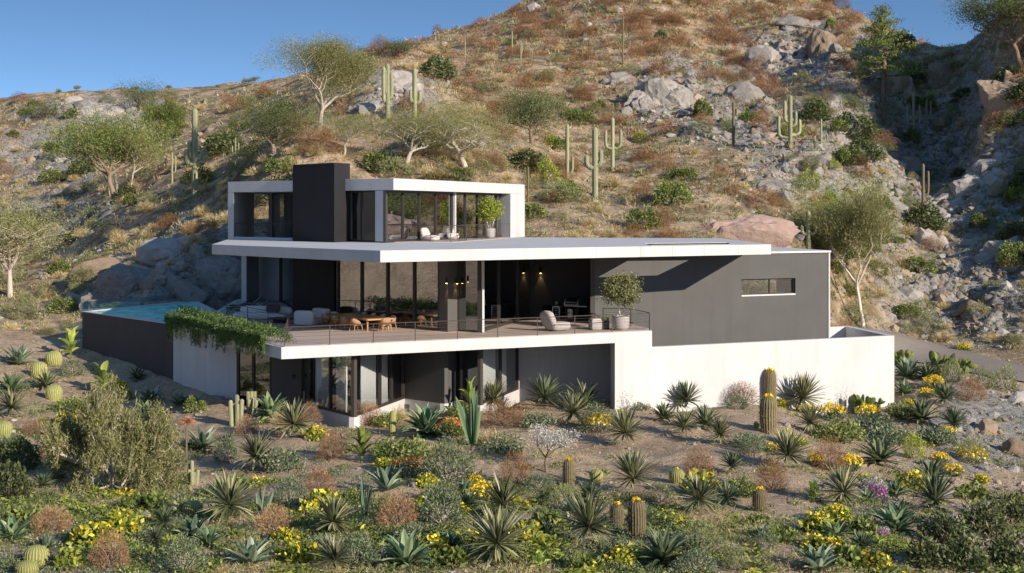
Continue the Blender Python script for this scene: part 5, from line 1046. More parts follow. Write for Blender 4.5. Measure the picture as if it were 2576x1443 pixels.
while n_x < 34:                                      # further small rosettes, none of them told apart by anything
    px, py = r2.uniform(30, 2350), r2.uniform(1130, 1425); q = ground(px, py)
    if any(math.hypot(q.x-a, q.y-b) < .55*s_+.35 for a, b, s_ in CLEAR): continue
    kr = ('darkyucca', 'agave', 'darkagave', 'blue')[n_x % 4]; s_ = r2.uniform(.55, .95); CLEAR.append((q.x, q.y, s_)); n_x += 1
    single('agave', pick(kr, ROS[kr]), q, s_*1.25, 'small spiky agave among the low ground cover of the lower garden', 'agave', 'small agaves in the lower garden', .18)
# the dried flower stalk, the small grey tree, the dead leaf plant and the big twiggy bush
p, s = spot("A", 1160, 755, 310); t = empty("dried_flower_stalk", p); tag(t, "dried brown flower head drooping on a bare dark stalk", "plant"); q = PB(); q.tube([(0,0,-.05),(-.01,.01,s*.5),(.0,0,s*.72)], [.035,.03,.028], .3, 6); obj("stalk", q.mesh("stalk", LM["bark"]), t)
q = PB(); n = 900; d = rsph(n, -.35)*np.array([1,1,.8]); c = d*rng.uniform(.05, .24, (n,1)); q.quads(c+np.array([0,0,s*.80]), d+np.array([0,0,-.35]), rsph(n), .20, .012, rng.uniform(.3,1,n)); obj("flower_head", q.mesh("flower_head", LM["brown"]), t)
p, s = spot("B", 1275, 815, 280)
t = tree("small_tree", s*.98, 1.0, "bark", "grey", .22, .02, (0,0), 3800, .06, .35, 4, 3, .8, .1, 0, 5, .10, .5); t.location = p; tag(t, "small grey-leaved tree with thin dark stems on the open slope", "tree")
p, s = spot("A", 1075, 1085, 110); t = empty("withered_plant", p); tag(t, "withered dark leaves with one green tip beside the lone barrel cactus", "plant"); q = PB(); tt = np.linspace(0,1,5)
for i in range(10):
    az = i*2.4; L = s*rnd.uniform(.5,.8); q.leaf(np.stack([L*tt*.9*math.cos(az), L*tt*.9*math.sin(az), L*(.5*np.sin(np.pi*tt*.9))+.02], -1), np.array([.03,.05,.05,.03,.004]), .15)
q.leaf(np.stack([tt*.03, tt*.02, tt*s*1.2], -1), np.array([.05,.085,.085,.05,.004]), .8, up=np.array([.3,1,0.])); obj("dead_leaves", q.mesh("dead_leaves", LM["olive"]), t)
def big_bush(p, s, label):
    t = empty("twiggy_bush", p); tag(t, label, "bush"); q = PB(); l = PB(); g = np.random.default_rng(3); tips = []
    def grow(b, d, L, r, lev):
        P = [b]; dd = d
        for i in range(4): dd = unit(dd+g.normal(0, .10, 3)+np.array([0,0,.05])); P.append(P[-1]+dd*L/4)
        q.tube(P, np.linspace(r, r*.6, 5), float(g.uniform(.3, .9)), 4)
        if lev >= 2: tips.append((P[2], P[4]))
        if lev < 4:
            for i in range(4 if lev < 2 else 3): grow(P[g.integers(2, 5)], unit(dd+g.normal(0, .42, 3)), L*g.uniform(.55, .85), r*.58, lev+1)
    for i in range(9):
        a = i*2.4; grow(np.array([.04*math.cos(a), .04*math.sin(a), -.03]), unit(np.array([math.cos(a)*1.0, math.sin(a)*1.0, .35+.12*i])), .30, .016, 0)
    A = np.array([x[0] for x in tips]); B = np.array([x[1] for x in tips]); n = 34000; k = g.integers(0, len(A), n); f = g.uniform(0, 1.25, (n, 1)); c = A[k]+(B[k]-A[k])*f+g.normal(0, .022, (n, 3)); d = unit(B[k]-A[k])+g.normal(0, .8, (n, 3))
    l.quads(c, d, rsph(n), np.where(np.arange(n) % 3, .045, .03)*g.uniform(.6, 1.4, n), .009, np.clip(g.normal(.5, .22, n), 0, 1))
    ext = np.array([np.percentile(np.abs(B[:, 0]), 93), np.percentile(B[:, 2], 96)]); print("bush", ext)
    obj("stems", q.mesh("stems", LM["twig"]), t); obj("foliage", l.mesh("foliage", LM["tree"]), t); return t, ext
p, s = spot("A", 700, 930, 900); t, ext = big_bush(p, s, "big round olive bush with pale bare inner branches")
k_ = s*.5/ext[0]; t.scale = (k_*.80, k_*.78, s*.60/ext[1])
# trailing ivy along the planter at the deck edge
iv = PB(); st = PB(); g = np.random.default_rng(8); n = 20000; u_ = g.uniform(0, 1, n)*.96; lobe = fbm(u_*9, u_*0+3, 3, 5)
base = np.array([-14.3, 60.85, 0.05])+u_[:, None]*(np.array([-8.25, 50.9, .05])-np.array([-14.3, 60.85, 0.05])); nv = np.array([-.857, -.515, 0]); th = g.uniform(0, 1, n)**.8; drop = (.72+.75*lobe)*(.75+.35*np.sin(u_*11+1))*(1-.35*u_); drop = np.clip(drop*.62+.25*fbm(u_*30, u_*0+9, 2, 15), .15, 1.05); out = .10+.34*np.sin(np.clip(th*2.2, 0, np.pi))+g.normal(0, .05, n); zz = np.where(th < .4, .62*np.sin(th/.4*np.pi*.75)*(1-.35*u_), .42*(1-.35*u_)-(th-.4)/.6*drop)
c = base+nv*(np.where(th < .4, -.9+2.6*th, out))[:, None]; c[:, 2] += zz+g.normal(0, .08, n)+.10*fbm(u_*22, th*3, 2, 16); d = unit(g.normal(0, .6, (n, 3))+nv*.4+np.array([0, 0, -.55])); iv.quads(c, d, g.normal(0, 1, (n, 3)), .11*g.uniform(.6, 1.3, n), .035, np.clip(.45+.25*lobe+g.normal(0, .2, n), 0, 1))
for i in range(90):
    u0 = g.uniform(0, .95); b = np.array([-14.3, 60.85, .1])+u0*np.array([6.05, -9.95, 0]); L = g.uniform(.25, .85)*(1-.3*u0); st.tube([b, b+nv*.28+np.array([0, 0, .12]), b+nv*.36+np.array([0, 0, -L*.5]), b+nv*.33+np.array([g.normal(0, .05), 0, -L])], .008, .3, 4)
    m_ = 45; f = g.uniform(.1, 1, m_); cc = b+nv*.35+np.array([0, 0, -1.])*(f*L)[:, None]+g.normal(0, .035, (m_, 3)); iv.quads(cc, unit(g.normal(0, .5, (m_, 3))+np.array([0, 0, -.7])), g.normal(0, 1, (m_, 3)), .10, .03, g.uniform(.2, .9, m_))
t = empty("trailing_ivy", (0, 0, 0)); tag(t, "dense green ivy spilling over the white wall beside the pool", "ivy"); obj("foliage", iv.mesh("foliage", LM["ivy"]), t); obj("stems", st.mesh("stems", LM["bark"]), t)
# potted trees
def potted(p, pot_r, pot_h, label, leafm, H_, W_, stems, seed):
    t = empty("potted_tree", p); tag(t, label, "tree", None); MB().lathe((0,0,0), [(pot_r*.72,0),(pot_r*.95,pot_h*.25),(pot_r,pot_h*.7),(pot_r*.97,pot_h),(pot_r*.86,pot_h),(pot_r*.84,pot_h*.88)], 28).build("pot", M["concrete"], t, True)
    q = PB(); l = PB(); g = np.random.default_rng(seed); z0 = pot_h*.85; C0 = np.array([0, 0, z0+H_*.66]); br = []
    for i in range(stems):
        a = i*2.4; b = np.array([.05*math.cos(a)*stems*.3, .05*math.sin(a)*stems*.3, z0]); e = C0+np.array([W_*.25*math.cos(a), W_*.25*math.sin(a), -.12*H_]); m_ = (b+e)/2+g.normal(0, .03, 3); q.tube([b, m_, e], [.05/stems**.5, .042/stems**.5, .03/stems**.5], .5, 7)
        for j in range(26//stems+5): d = rsph(1, -.75)[0]*rng.uniform(.55, 1)*np.array([W_*.45, W_*.45, H_*.33]); br.append(C0+d); q.tube([e, (e+C0+d)/2+g.normal(0, .03, 3), C0+d], [.016, .011, .005], .5, 4)
    br = np.array(br); n = 7500; k = g.integers(0, len(br), n); c = br[k]+g.normal(0, 1, (n, 3))*np.array([W_*.12, W_*.12, H_*.085]); l.quads(c, unit(g.normal(0, 1, (n, 3))), g.normal(0, 1, (n, 3)), .10, .042, np.clip(.5+g.normal(0, .25, n), 0, 1))
    obj("trunk", q.mesh("trunk", LM["palebark"], True), t); obj("crown", l.mesh("crown", LM[leafm]), t); return t
potted(G(1562, 831, .012), .34, .60, "round-crowned small tree in a pale concrete pot on the lower deck", "olive", 1.60, 1.45, 2, 4)
potted(G(1233, 600.5, 3.445), .27, .50, "bright green bushy tree in a pale pot on the upper terrace", "lime", 1.45, 1.12, 5, 9)
sp_ = kp(.62, .25, .632); t = empty("potted_herb", sp_); tag(t, "small green herb in a white pot on the outdoor counter", "plant"); MB().lathe((0,0,0), [(.07,0),(.09,.16),(.08,.16),(.075,.13)], 16).build("pot", M["white"], t, True); a, b = SHK["green"][0]; o = obj("leaves", a, t); o.location = (0,0,.14); o.scale = (.34,.34,.3)
p = G(1522, 829, .012); t = empty("potted_succulent", p); tag(t, "dark planter of trailing dry plants between the stool and potted tree", "plant"); MB().softbox((0,0,.19), (.34,.34,.38), 0, 8, 10).build("pot", M["grey_cloth"], t, True); a, b = SHK["olive"][1]; o = obj("leaves", a, t); o.location = (0,0,.36); o.scale = (.5,.5,.25)
# ground cover and stones that nobody could count
def in_garden(n, seed, ylim=(26, 66)):
    g = np.random.default_rng(seed); n = int(n*1.4); px = g.uniform(-650, 3250, n); Y = np.exp(g.uniform(math.log(ylim[0]), math.log(ylim[1]), n)); X = (px-HX)/F*Y; ok = ~inside(DUG, X, Y) & (edge_dist(DUG, X, Y) > .18) & ~inside(road, X, Y) & ~inside([(5.2,59),(5.6,57.6),(17.2,63.1),(16.6,69),(12,72)], X, Y)
    return X[ok], Y[ok], g
X, Y, g = in_garden(30000, 1, (26, 90)); s_ = np.exp(g.normal(-2.9, .55, len(X))); 
cl = fbm(X/2.2, Y/2.2, 3, 41); px_ = X/Y*F+HX; keep = g.uniform(0, 1, len(X)) < np.clip(.25+cl*1.2+.35*sstep(2150, 2450, px_), .03, 1); X, Y, s_, px_ = X[keep], Y[keep], s_[keep], px_[keep]; s_ *= 1+.9*sstep(2250, 2500, px_)
tag(scatter_rocks("garden_stones", np.stack([X, Y, H(X, Y)+s_*.1], -1), s_, [M["peb1"], M["peb2"]], 2), "small stones scattered over the garden soil", "stones", kind="stuff")
X, Y, g = in_garden(42000, 3); cl = fbm(X/3.2, Y/3.2, 3, 51)+.15*fbm(X/.8, Y/.8, 2, 52); px_ = X/Y*F+HX; py_ = HY+(CZ-H(X, Y))/Y*F; dens = .22+.9*cl+.40*sstep(1120, 1290, py_)*(px_ < 2300)-.45*np.exp(-((px_-1750)/330)**2)*(Y > 38)-.25*np.exp(-((px_-620)/160)**2)*(Y > 38)-.3*(Y > 58)*(px_ < 700)*(px_ > 250)
keep = g.uniform(0, 1, len(X)) < np.clip(dens-.08, .015, .85); X, Y = X[keep], Y[keep]; n = len(X); Z = H(X, Y); p = PB()
kind_ = fbm(X/4, Y/4, 2, 61)+g.normal(0, .15, n); cover_xy = (X, Y, Z)
for sel, m_, L, w_, K_ in ((kind_ > .18, "greygreen", .075, .022, 26), ((kind_ <= .18) & (kind_ > -.12), "green", .085, .04, 20), ((kind_ <= -.12) & (kind_ > -.3), "olive", .09, .014, 26), (kind_ <= -.3, "straw", .16, .008, 22)):
    i = np.repeat(np.nonzero(sel)[0], K_); m2 = len(i); a = g.uniform(0, 6.283, m2); r_ = .24*np.sqrt(g.uniform(0, 1, m2)); hh = g.uniform(.01, .24, m2)*(1-r_/.28); p = PB()
    p.quads(np.stack([X[i]+r_*np.cos(a), Y[i]+r_*np.sin(a), Z[i]+hh], -1), np.stack([np.cos(a)*.6, np.sin(a)*.6, g.uniform(.1, 1, m2)], -1)+g.normal(0, .3, (m2, 3)), g.normal(0, 1, (m2, 3)), L*g.uniform(.6, 1.4, m2), w_, np.clip(.5+g.normal(0, .25, m2), 0, 1))
    tag(obj("ground_cover", p.mesh("ground_cover", LM[m_])), {"greygreen":"grey-green creeping ground cover between the garden plants","green":"green leafy ground cover between the garden plants","olive":"olive twiggy ground cover over the garden soil","straw":"dry straw grass tufts over the garden soil"}[m_], "ground cover", kind="stuff")

def near_plant(X, Y):                                # low cover grows round the plants, not over them
    m_ = np.zeros(len(X), bool)
    for a, b, s in CLEAR + [(-11.0, 48.0, .8)]: m_ |= (np.abs(X-a) < .45*s+.22) & (Y < b+.3*s) & (Y > b-.9-s)
    return m_
X, Y, Z = cover_xy; g = np.random.default_rng(71); cl = fbm(X/2.6, Y/2.6, 3, 81); py_ = HY+(CZ-Z)/Y*F; px_ = X/Y*F+HX; sel = (cl > .04-.25*sstep(1150, 1350, py_)) & (py_ > 1040) & (g.uniform(0, 1, len(X)) < .62) & (fbm(X/1.7, Y/1.7, 2, 91) > .02-.1*sstep(1200, 1400, py_)*(px_ < 1500)) & ~((px_ > 1950) & (px_ < 2150) & (py_ > 1230)) & ~near_plant(X, Y)
for m_, lo_s, hi_s, lb in (("lime", .0, .42, "yellow-green broad-leaved ground cover in the lower garden"), ("green", .42, .88, "fresh green broad-leaved ground cover in the lower garden"), ("yellow", .88, 1.0, "yellow blooms dotted over the ground cover")):
    u_ = np.clip(.5+fbm(X/3.1, Y/3.1, 2, 83)*.9+g.normal(0, .12, len(X)), 0, .999) if m_ != "yellow" else np.where((g.uniform(0, 1, len(X)) < .30) & (fbm(X/1.6, Y/1.6, 2, 95) > .16), .95, 0); q = np.nonzero(sel & (u_ >= lo_s) & (u_ < hi_s))[0]; K_ = 18 if m_ != "yellow" else 9; i = np.repeat(q, K_); m2 = len(i); a = g.uniform(0, 6.283, m2); r_ = .28*np.sqrt(g.uniform(0, 1, m2)); hh = g.uniform(.05, .30, m2)*(1-r_/.34)+(.12 if m_ == "yellow" else 0); p = PB()
    d = np.stack([np.cos(a)*.8, np.sin(a)*.8, g.uniform(-.1, .7, m2)], -1)+g.normal(0, .25, (m2, 3)); p.quads(np.stack([X[i]+r_*np.cos(a), Y[i]+r_*np.sin(a), Z[i]+hh], -1), d, g.normal(0, .6, (m2, 3))+np.array([0, 0, 1.]), (.17 if m_ != "yellow" else .10)*g.uniform(.6, 1.3, m2), .075 if m_ != "yellow" else .06, np.clip(.5+g.normal(0, .22, m2), 0, 1))
    tag(obj("ground_cover", p.mesh("ground_cover", LM[m_])), lb, "ground cover", kind="stuff")
# ------------------------------------------------------------------ the hillside: saguaros, trees, crags, bushes, stones
def saguaro(px, py, top, label, arms=(), r=None, m="column", lean=0.0, two=None):
    p = ground(px, py); k = p.y/F; h = (py-top)*k; r = (r*.52 if r else h*.030)
    t = empty("saguaro_cactus", p); tag(t, label, "cactus", "saguaro cacti on the hillside")
    P, rr = column_path([(0,0,-.3),(lean*h*.4,0,h*.5),(lean*h,0,h)], r, 18, 1.4); obj("trunk", ribbed(P, rr, 11, .2, 3, .9, .22).mesh("trunk", LM[m], True), t)
    for sgn, z0, z1, out in arms:                     # side, height where the arm leaves, its top, reach (shares of the height)
        a = rnd.uniform(-.5, .5)+(0 if sgn > 0 else math.pi); o = np.array([math.cos(a), math.sin(a)*.6, 0]); b = np.array([lean*h*z0, 0, h*z0])
        P, rr = column_path([b, b+o*out*h*.7+np.array([0,0,-.0*h]), b+o*out*h+np.array([0,0,h*.05]), b+o*out*h*1.05+np.array([0,0,h*(z1-z0)*.5]), b+o*out*h*1.02+np.array([0,0,h*(z1-z0)])], r*.8, 20, 1.4)
        obj("arm", ribbed(P, rr, 9, .2, 3, .9, .25).mesh("arm", LM[m], True), t)
    return t
saguaro(490,487,272,"largest saguaro on the spur left of the house with several curved arms",[(-1,.34,.52,.10),(1,.34,.55,.12),(-1,.42,.62,.06),(1,.40,.50,.08)],r=.42)
saguaro(433,462,385,"short forked saguaro just left of the largest one",[(1,.35,.9,.12)])
saguaro(592,430,347,"slender saguaro with two short arms above the end of the upper floor",[(-1,.5,.75,.09),(1,.5,.85,.10)])
saguaro(297,488,396,"leaning pale saguaro among trees at the far left, the taller of two",lean=-.22,r=.28)
saguaro(278,492,420,"leaning pale saguaro among trees at the far left, the shorter of two",lean=-.3,r=.22)
saguaro(318,372,302,"pale twin-stemmed saguaro rising behind the left trees",[(1,.1,.75,.12)],lean=-.1)
saguaro(975,298,160,"many-armed saguaro near the big pale tree, the stouter one",[(-1,.3,.95,.07),(1,.35,.85,.07),(-1,.45,.9,.04)],r=.42)
saguaro(1043,303,172,"many-armed saguaro near the big pale tree, the taller thin one",[(-1,.35,.6,.08),(1,.33,.56,.10)],r=.34)
saguaro(1170,146,100,"bare saguaro standing alone on the skyline of the main ridge")
saguaro(1288,143,78,"saguaro on the ridge with a dark tip against the sky")
saguaro(1310,164,104,"saguaro just below the ridge beside the dark tipped one",[(1,.5,.9,.06)])
saguaro(1427,450,312,"slim saguaro left of the two armed ones above the roof",[(1,.1,.4,.10)],r=.26)
saguaro(1440,447,397,"small saguaro at the foot of the slim one above the roof")
saguaro(1497,497,320,"tall saguaro with one long left arm above the roof",[(-1,.42,.6,.12),(1,.45,.68,.08)],r=.36)
saguaro(1541,430,296,"saguaro with three raised arms above the roof",[(-1,.42,.75,.13),(1,.42,.78,.15)],r=.30)
saguaro(1845,370,257,"straight woody saguaro trunk before the grey boulders",[(1,.7,.85,.06)],m="brownc")
saguaro(1988,374,240,"candelabra saguaro with long arms in the shaded valley",[(-1,.2,.62,.22),(1,.25,.55,.20),(-1,.5,.9,.10),(1,.42,.7,.10)],r=.34)
saguaro(2066,373,300,"stubby saguaro in the valley beside the candelabra one",[(1,.2,.5,.2),(-1,.2,.42,.22)])
saguaro(2190,368,303,"short straight saguaro pole in the middle of the valley",m="brownc")
saguaro(2298,350,231,"branched pale saguaro below the right hand pine",[(-1,.3,.7,.14),(1,.3,.72,.15),(1,.4,.6,.08)],r=.26)
saguaro(2331,334,252,"forked saguaro just right of the branched pale one",[(1,.4,.95,.12)],r=.2)
saguaro(2322,536,412,"old woody saguaro with side stems among the talus",[(1,.35,.85,.10)],m="brownc",r=.24)
saguaro(2527,513,443,"lone woody post of a dead saguaro near the picture edge",m="brownc",r=.18)
saguaro(2033,626,530,"pale armed saguaro directly behind the charcoal block roof",[(-1,.38,.62,.16),(1,.38,.62,.18)],r=.26)
saguaro(1328,510,420,"slim dark pole saguaro behind the upper floor's white end",m="brownc",r=.14)
saguaro(1567,166,38,"thin dead saguaro pole high on the main slope",m="brownc",r=.16)
saguaro(1436,28,-2,"small saguaro at the very top of the skyline")
# trees
def plant_tree(px, py, top, label, name="tree", wsc=1.0, **k):
    p = ground(px, py); h = (py-top)*p.y/F; t = tree(name, 1.0, **k); t.location = p; t.scale = (h*wsc, h*wsc, h); return tag(t, label, "tree")
plant_tree(803,338,122,"big spreading tree with white branching trunk above the chimney",spread=.8,bark="palebark",leafm="tree",trunk_h=.22,r0=0.0198,nleaf=57800,leaf=0.020,lw=.22,depth=5,kids=3,gap=.05,seed=12,cluster=.12,wsc=1.12,up=.75,crownflat=1.0)
plant_tree(865,388,298,"small pale-branched tree below the big spreading tree",spread=1.0,bark="palebark",leafm="tree",trunk_h=.22,r0=0.0186,nleaf=15300,leaf=0.034,lw=.14,depth=4,gap=.1,seed=3,up=.45,crownflat=.9,cluster=.14,wsc=1.25)
plant_tree(1020,418,300,"rounded olive tree behind the upper floor beside the widest one",spread=1.15,bark="palebark",leafm="tree",trunk_h=.16,r0=0.0186,nleaf=22100,leaf=0.034,lw=.14,depth=4,gap=.08,seed=6,up=.45,crownflat=.9,cluster=.16,wsc=1.25)
plant_tree(1175,425,288,"widest rounded grey-green tree behind the upper floor",spread=1.2,bark="palebark",leafm="tree",trunk_h=.14,r0=0.0186,nleaf=27200,leaf=0.031,lw=.15,depth=4,kids=4,gap=.05,seed=8,up=.45,crownflat=.9,cluster=.15,wsc=1.2)
plant_tree(290,500,330,"dark leafy tree behind the leaning pale saguaros",spread=1.15,bark="bark",leafm="green",trunk_h=.17,r0=0.0186,nleaf=18700,leaf=0.037,lw=.3,depth=4,gap=.12,seed=15,cluster=.17,wsc=1.0)
plant_tree(330,480,345,"loose olive tree right of the leaning pale saguaros",spread=.9,bark="palebark",leafm="tree",trunk_h=.25,r0=0.0161,nleaf=11900,leaf=0.034,lw=.2,depth=4,gap=.2,seed=16,cluster=.14,wsc=.8)
plant_tree(418,410,262,"narrow green tree with bare stems left of the largest saguaro",spread=.8,bark="bark",leafm="green",trunk_h=.3,r0=0.0161,nleaf=13600,leaf=0.037,lw=.25,depth=4,gap=.25,seed=17,cluster=.14,wsc=.75)
plant_tree(2172,828,488,"tall tree with a crooked white trunk beside the driveway",spread=.8,bark="palebark",leafm="tree",trunk_h=.36,r0=0.0167,lean=(.10,0),nleaf=30600,leaf=0.024,lw=.16,depth=4,kids=3,gap=.12,seed=22,up=.9,crownflat=1.0,cluster=.12,wsc=.95)
plant_tree(2140,690,520,"lime green bushy tree behind the crooked white trunk",spread=1.0,bark="bark",leafm="lime",trunk_h=.15,r0=0.0186,nleaf=15300,leaf=0.034,lw=.2,depth=3,kids=4,gap=.05,seed=23,cluster=.2,wsc=.8)
plant_tree(2572,180,-8,"dark tree on the brown rock at the picture corner",spread=1.05,bark="bark",leafm="dark",trunk_h=.25,r0=0.0217,lean=(-.12,0),nleaf=22100,leaf=0.027,lw=.3,depth=4,kids=3,gap=.2,seed=31,cluster=.12,wsc=1.15)
plant_tree(25,745,528,"bushy olive tree with pale twigs at the picture edge",spread=1.2,bark="palebark",leafm="tree",trunk_h=.13,r0=.012,nleaf=26000,leaf=.024,lw=.24,depth=4,kids=4,gap=.03,seed=33,cluster=.11,wsc=1.05,up=.35)
plant_tree(690,392,308,"dense dark evergreen bush tree left of the big spreading tree",spread=1.2,bark="bark",leafm="dark",trunk_h=.1,r0=0.0186,nleaf=13600,leaf=0.048,lw=.45,depth=3,kids=4,gap=.05,seed=35,cluster=.2,wsc=.95)
plant_tree(1340,362,268,"dark green oak in the gully above the white roof",spread=1.1,bark="bark",leafm="dark",trunk_h=.15,r0=0.0186,nleaf=15300,leaf=0.041,lw=.4,depth=3,kids=4,gap=.1,seed=36,cluster=.2,wsc=1.05)
plant_tree(352,280,238,"dark rounded tree high on the far left hill",spread=1.2,bark="bark",leafm="dark",trunk_h=.12,r0=0.0186,nleaf=5950,leaf=0.061,lw=.4,depth=3,kids=3,gap=.05,seed=37,cluster=.22,wsc=1.3)
plant_tree(112,305,272,"dark rounded tree beside the left hill outcrop",spread=1.2,bark="bark",leafm="dark",trunk_h=.12,r0=0.0186,nleaf=5950,leaf=0.061,lw=.4,depth=3,kids=3,gap=.05,seed=38,cluster=.22,wsc=1.4)
plant_tree(1005,142,118,"dark bushy tree on the skyline left of the bare saguaro",spread=1.4,bark="bark",leafm="dark",trunk_h=.1,r0=0.0186,nleaf=5950,leaf=0.082,lw=.4,depth=3,kids=3,gap=.05,seed=39,cluster=.2,wsc=1.5)
small = [(147,240,229,"first tiny tree along the far left skyline"),(195,234,222,"second tiny tree along the far left skyline, rounder"),(340,234,222,"tiny tree on the skyline above the left evergreen"),(425,232,220,"tiny pale tree on the skyline before the largest saguaro"),(547,228,218,"tiny dark bush tree on the skyline left of the spreading tree"),(613,219,204,"tiny round tree on the skyline beside the spreading tree"),(640,214,200,"tiny bare tree on the skyline touching the spreading tree"),(2395,190,160,"small tree on the brown ridge left of the notch")]
for i, (px, py, top, lb) in enumerate(small):
    p = None
    for dy in range(0, 30, 2):
        p = ground(px, py+dy)
        if p is not None and p.y < 290: break
    if p is None: continue
    h = (py-top)*1.25*p.y/F; t = tree("tree", 1.0, spread=1.1, bark="bark", leafm="olive" if i % 2 else "green", trunk_h=.3, r0=0.0248, nleaf=1600, leaf=.08, lw=.5, depth=3, gap=.1, seed=50+i, cluster=.2); t.location = p; t.scale = (h,)*3; tag(t, lb, "tree", "small trees along the skyline")
def pine(px, py, top, label, seed=5):
    p = ground(px, py); h = (py-top)*p.y/F; g = np.random.default_rng(seed); q = PB(); l = PB(); q.tube([(0,0,-.2),(h*.02,0,h*.4),(h*.0,0,h*.97)], [h*.028,h*.02,h*.003], .4, 7); cs = []
    for i in range(34):
        z = h*(.28+.70*i/34); a = i*2.4+g.uniform(-.3,.3); L = h*.40*(1-(i/34))**.75*g.uniform(.45,1.1)+h*.03; e = np.array([math.cos(a)*L, math.sin(a)*L, z+L*g.uniform(-.05,.35)]); m_ = (e+np.array([0,0,z]))/2+np.array([0,0,-L*.05]); q.tube([(0,0,z), m_, e], [h*.009,h*.006,h*.002], .4, 4); n = int(50+260*L/h*2); f = g.uniform(.35,1.08,n); c = np.array([0,0,z])+(e-np.array([0,0,z]))*f[:,None]+g.normal(0,1,(n,3))*h*.035*np.array([1,1,.55]); cs.append(c)
    c = np.concatenate(cs); n = len(c); l.quads(c, unit(g.normal(0,1,(n,3))+np.array([0,0,.4])), g.normal(0,1,(n,3)), h*.035*g.uniform(.6,1.4,n), h*.008, np.clip(.45+g.normal(0,.22,n),0,1))
    t = empty("pine_tree", p); obj("trunk", q.mesh("trunk", LM["bark"], True), t); obj("crown", l.mesh("crown", LM["green"]), t); return tag(t, label, "tree")
pine(2220,262,12,"tall open pine tree on the rocks below the skyline notch")
# rock outcrops
def crag(px, py, w_, h_, label, seed, m="crag", depth=.7, blocks=16, sink=.35, name="rock_outcrop"):
    p = ground(px, py); k = p.y/F; W_, H_ = w_*k, h_*k; g = np.random.default_rng(seed); V = []; Fq = []; n = 0; T = []
    import bmesh
    bm = bmesh.new(); bmesh.ops.create_icosphere(bm, subdivisions=4 if seed in (1,12,13,14,8,9,3,4,5) else 3, radius=.5); V0 = np.array([v.co[:] for v in bm.verts]); F0 = np.array([[v.index for v in f.verts] for f in bm.faces]); bm.free()
    for i in range(blocks):
        f = 1 if i == 0 else g.uniform(.22, .6); c = np.array([0, 0, 0.]) if i == 0 else np.array([g.uniform(-.42,.42)*W_, g.uniform(-.38,.22)*W_*depth, 0]); c[2] = float(H(p.x+c[0], p.y+c[1]))-p.z
        v = V0.copy()
        for _ in range(14):
            cc = unit(g.normal(0,1,3)); hh = g.uniform(.22,.42); v = v-np.clip(v@cc-hh,0,None)[:,None]*cc*.95
        v = v*(1+fbm(v[:,0]*5+i*3, v[:,1]*5+v[:,2]*4+seed, 4, seed+i, True)[:,None]*.20+fbm(v[:,0]*16+v[:,1]*7, v[:,2]*14+seed, 3, seed+i)[:,None]*.05); v = v*np.array([W_*f*.95, W_*depth*f*.9, H_*2*f*(1.0 if i == 0 else g.uniform(.7,1.2))])
        a = g.uniform(-.4,.4); v = np.stack([v[:,0]*math.cos(a)-v[:,2]*.25*math.sin(a), v[:,1], v[:,2]+v[:,0]*math.sin(a)*.4], -1)+c+np.array([0,0,-sink*H_*f*.3]); V.append(v); Fq.append(F0+n); n += len(v); T.append(np.full(len(v), g.uniform(0,1)))
    o = obj(name, mesh_np(name, np.concatenate(V), np.concatenate(Fq), M[m], False, np.concatenate(T))); o.location = p; return tag(o, label, "rock", "rock outcrops on the hillside")
crag(1660,262,170,85,"jagged grey crag on the slope above the roof",1,blocks=22)
crag(1560,205,80,35,"low grey outcrop uphill of the jagged crag",2,blocks=8)
crag(2085,125,110,65,"pale triangular rock below the main summit",3,"tanstone",blocks=9)
crag(2245,210,120,70,"rounded tan rock behind the tall pine tree",4,"tanstone",blocks=8)
crag(1885,612,290,72,"smooth pinkish rock face right behind the white roof",5,"pinkstone",.35,5)
crag(230,285,150,40,"broken grey outcrop on the far left hill",6,blocks=18)
crag(130,275,70,22,"small grey outcrop on the far left hill by the dark tree",7,blocks=8)
crag(2530,260,170,95,"brown rock crest under the dark corner tree",8,"tanstone",blocks=14)
crag(2370,205,90,60,"tan rock shoulder left of the skyline notch",9,"tanstone",blocks=8)
crag(990,215,140,40,"pale broken rocks behind the two many-armed saguaros",10,blocks=16)
crag(1990,60,120,30,"grey rocks near the main summit",11,blocks=10)
crag(330,720,190,60,"cracked grey slabs above the pool corner",12,blocks=20)
crag(450,735,160,70,"big cracked grey rock face beside the pool",13,blocks=14)
crag(560,700,170,85,"shaded dark rock face between the pool and the house",14,blocks=10)
crag(190,770,110,40,"pile of grey boulders beyond the far end of the pool",15,blocks=14)
crag(2330,610,110,50,"pointed grey boulder in the talus by the driveway",16,blocks=5)
crag(2290,430,140,35,"heap of grey boulders in the middle of the valley",17,blocks=16)
crag(1760,330,120,40,"grey bedrock ledge below the jagged crag",24,blocks=12)
crag(1880,250,130,45,"broken bedrock ledge right of the jagged crag",25,blocks=12)
crag(1930,150,120,40,"bedrock ribs under the main summit",26,blocks=12)
crag(2130,330,150,45,"shaded bedrock shelf above the candelabra saguaro",27,blocks=14)
crag(2430,470,170,50,"shaded bedrock shelf high on the right hand slope",28,blocks=14)
crag(2520,640,150,55,"grey bedrock heap at the picture edge above the driveway",29,blocks=14)
crag(2240,520,130,40,"grey bedrock heap above the crooked white trunk",30,blocks=12)
crag(2440,780,120,30,"tan bedrock ledge just above the driveway",31,"tanstone",blocks=10)
crag(640,640,150,70,"pale smooth rock face left of the house under the balcony",32,blocks=8)
crag(250,690,170,50,"pale rock slabs on the spur above the pool",33,"tanstone",blocks=14)
crag(420,640,150,45,"sunlit pale slabs on the spur above the rock face",34,blocks=12)
crag(1950,470,120,30,"heap of grey boulders below the candelabra saguaro",18,blocks=12)
crag(2480,1085,90,38,"brown split boulder on the slope below the driveway",19,"tanstone",blocks=5,name="boulder")
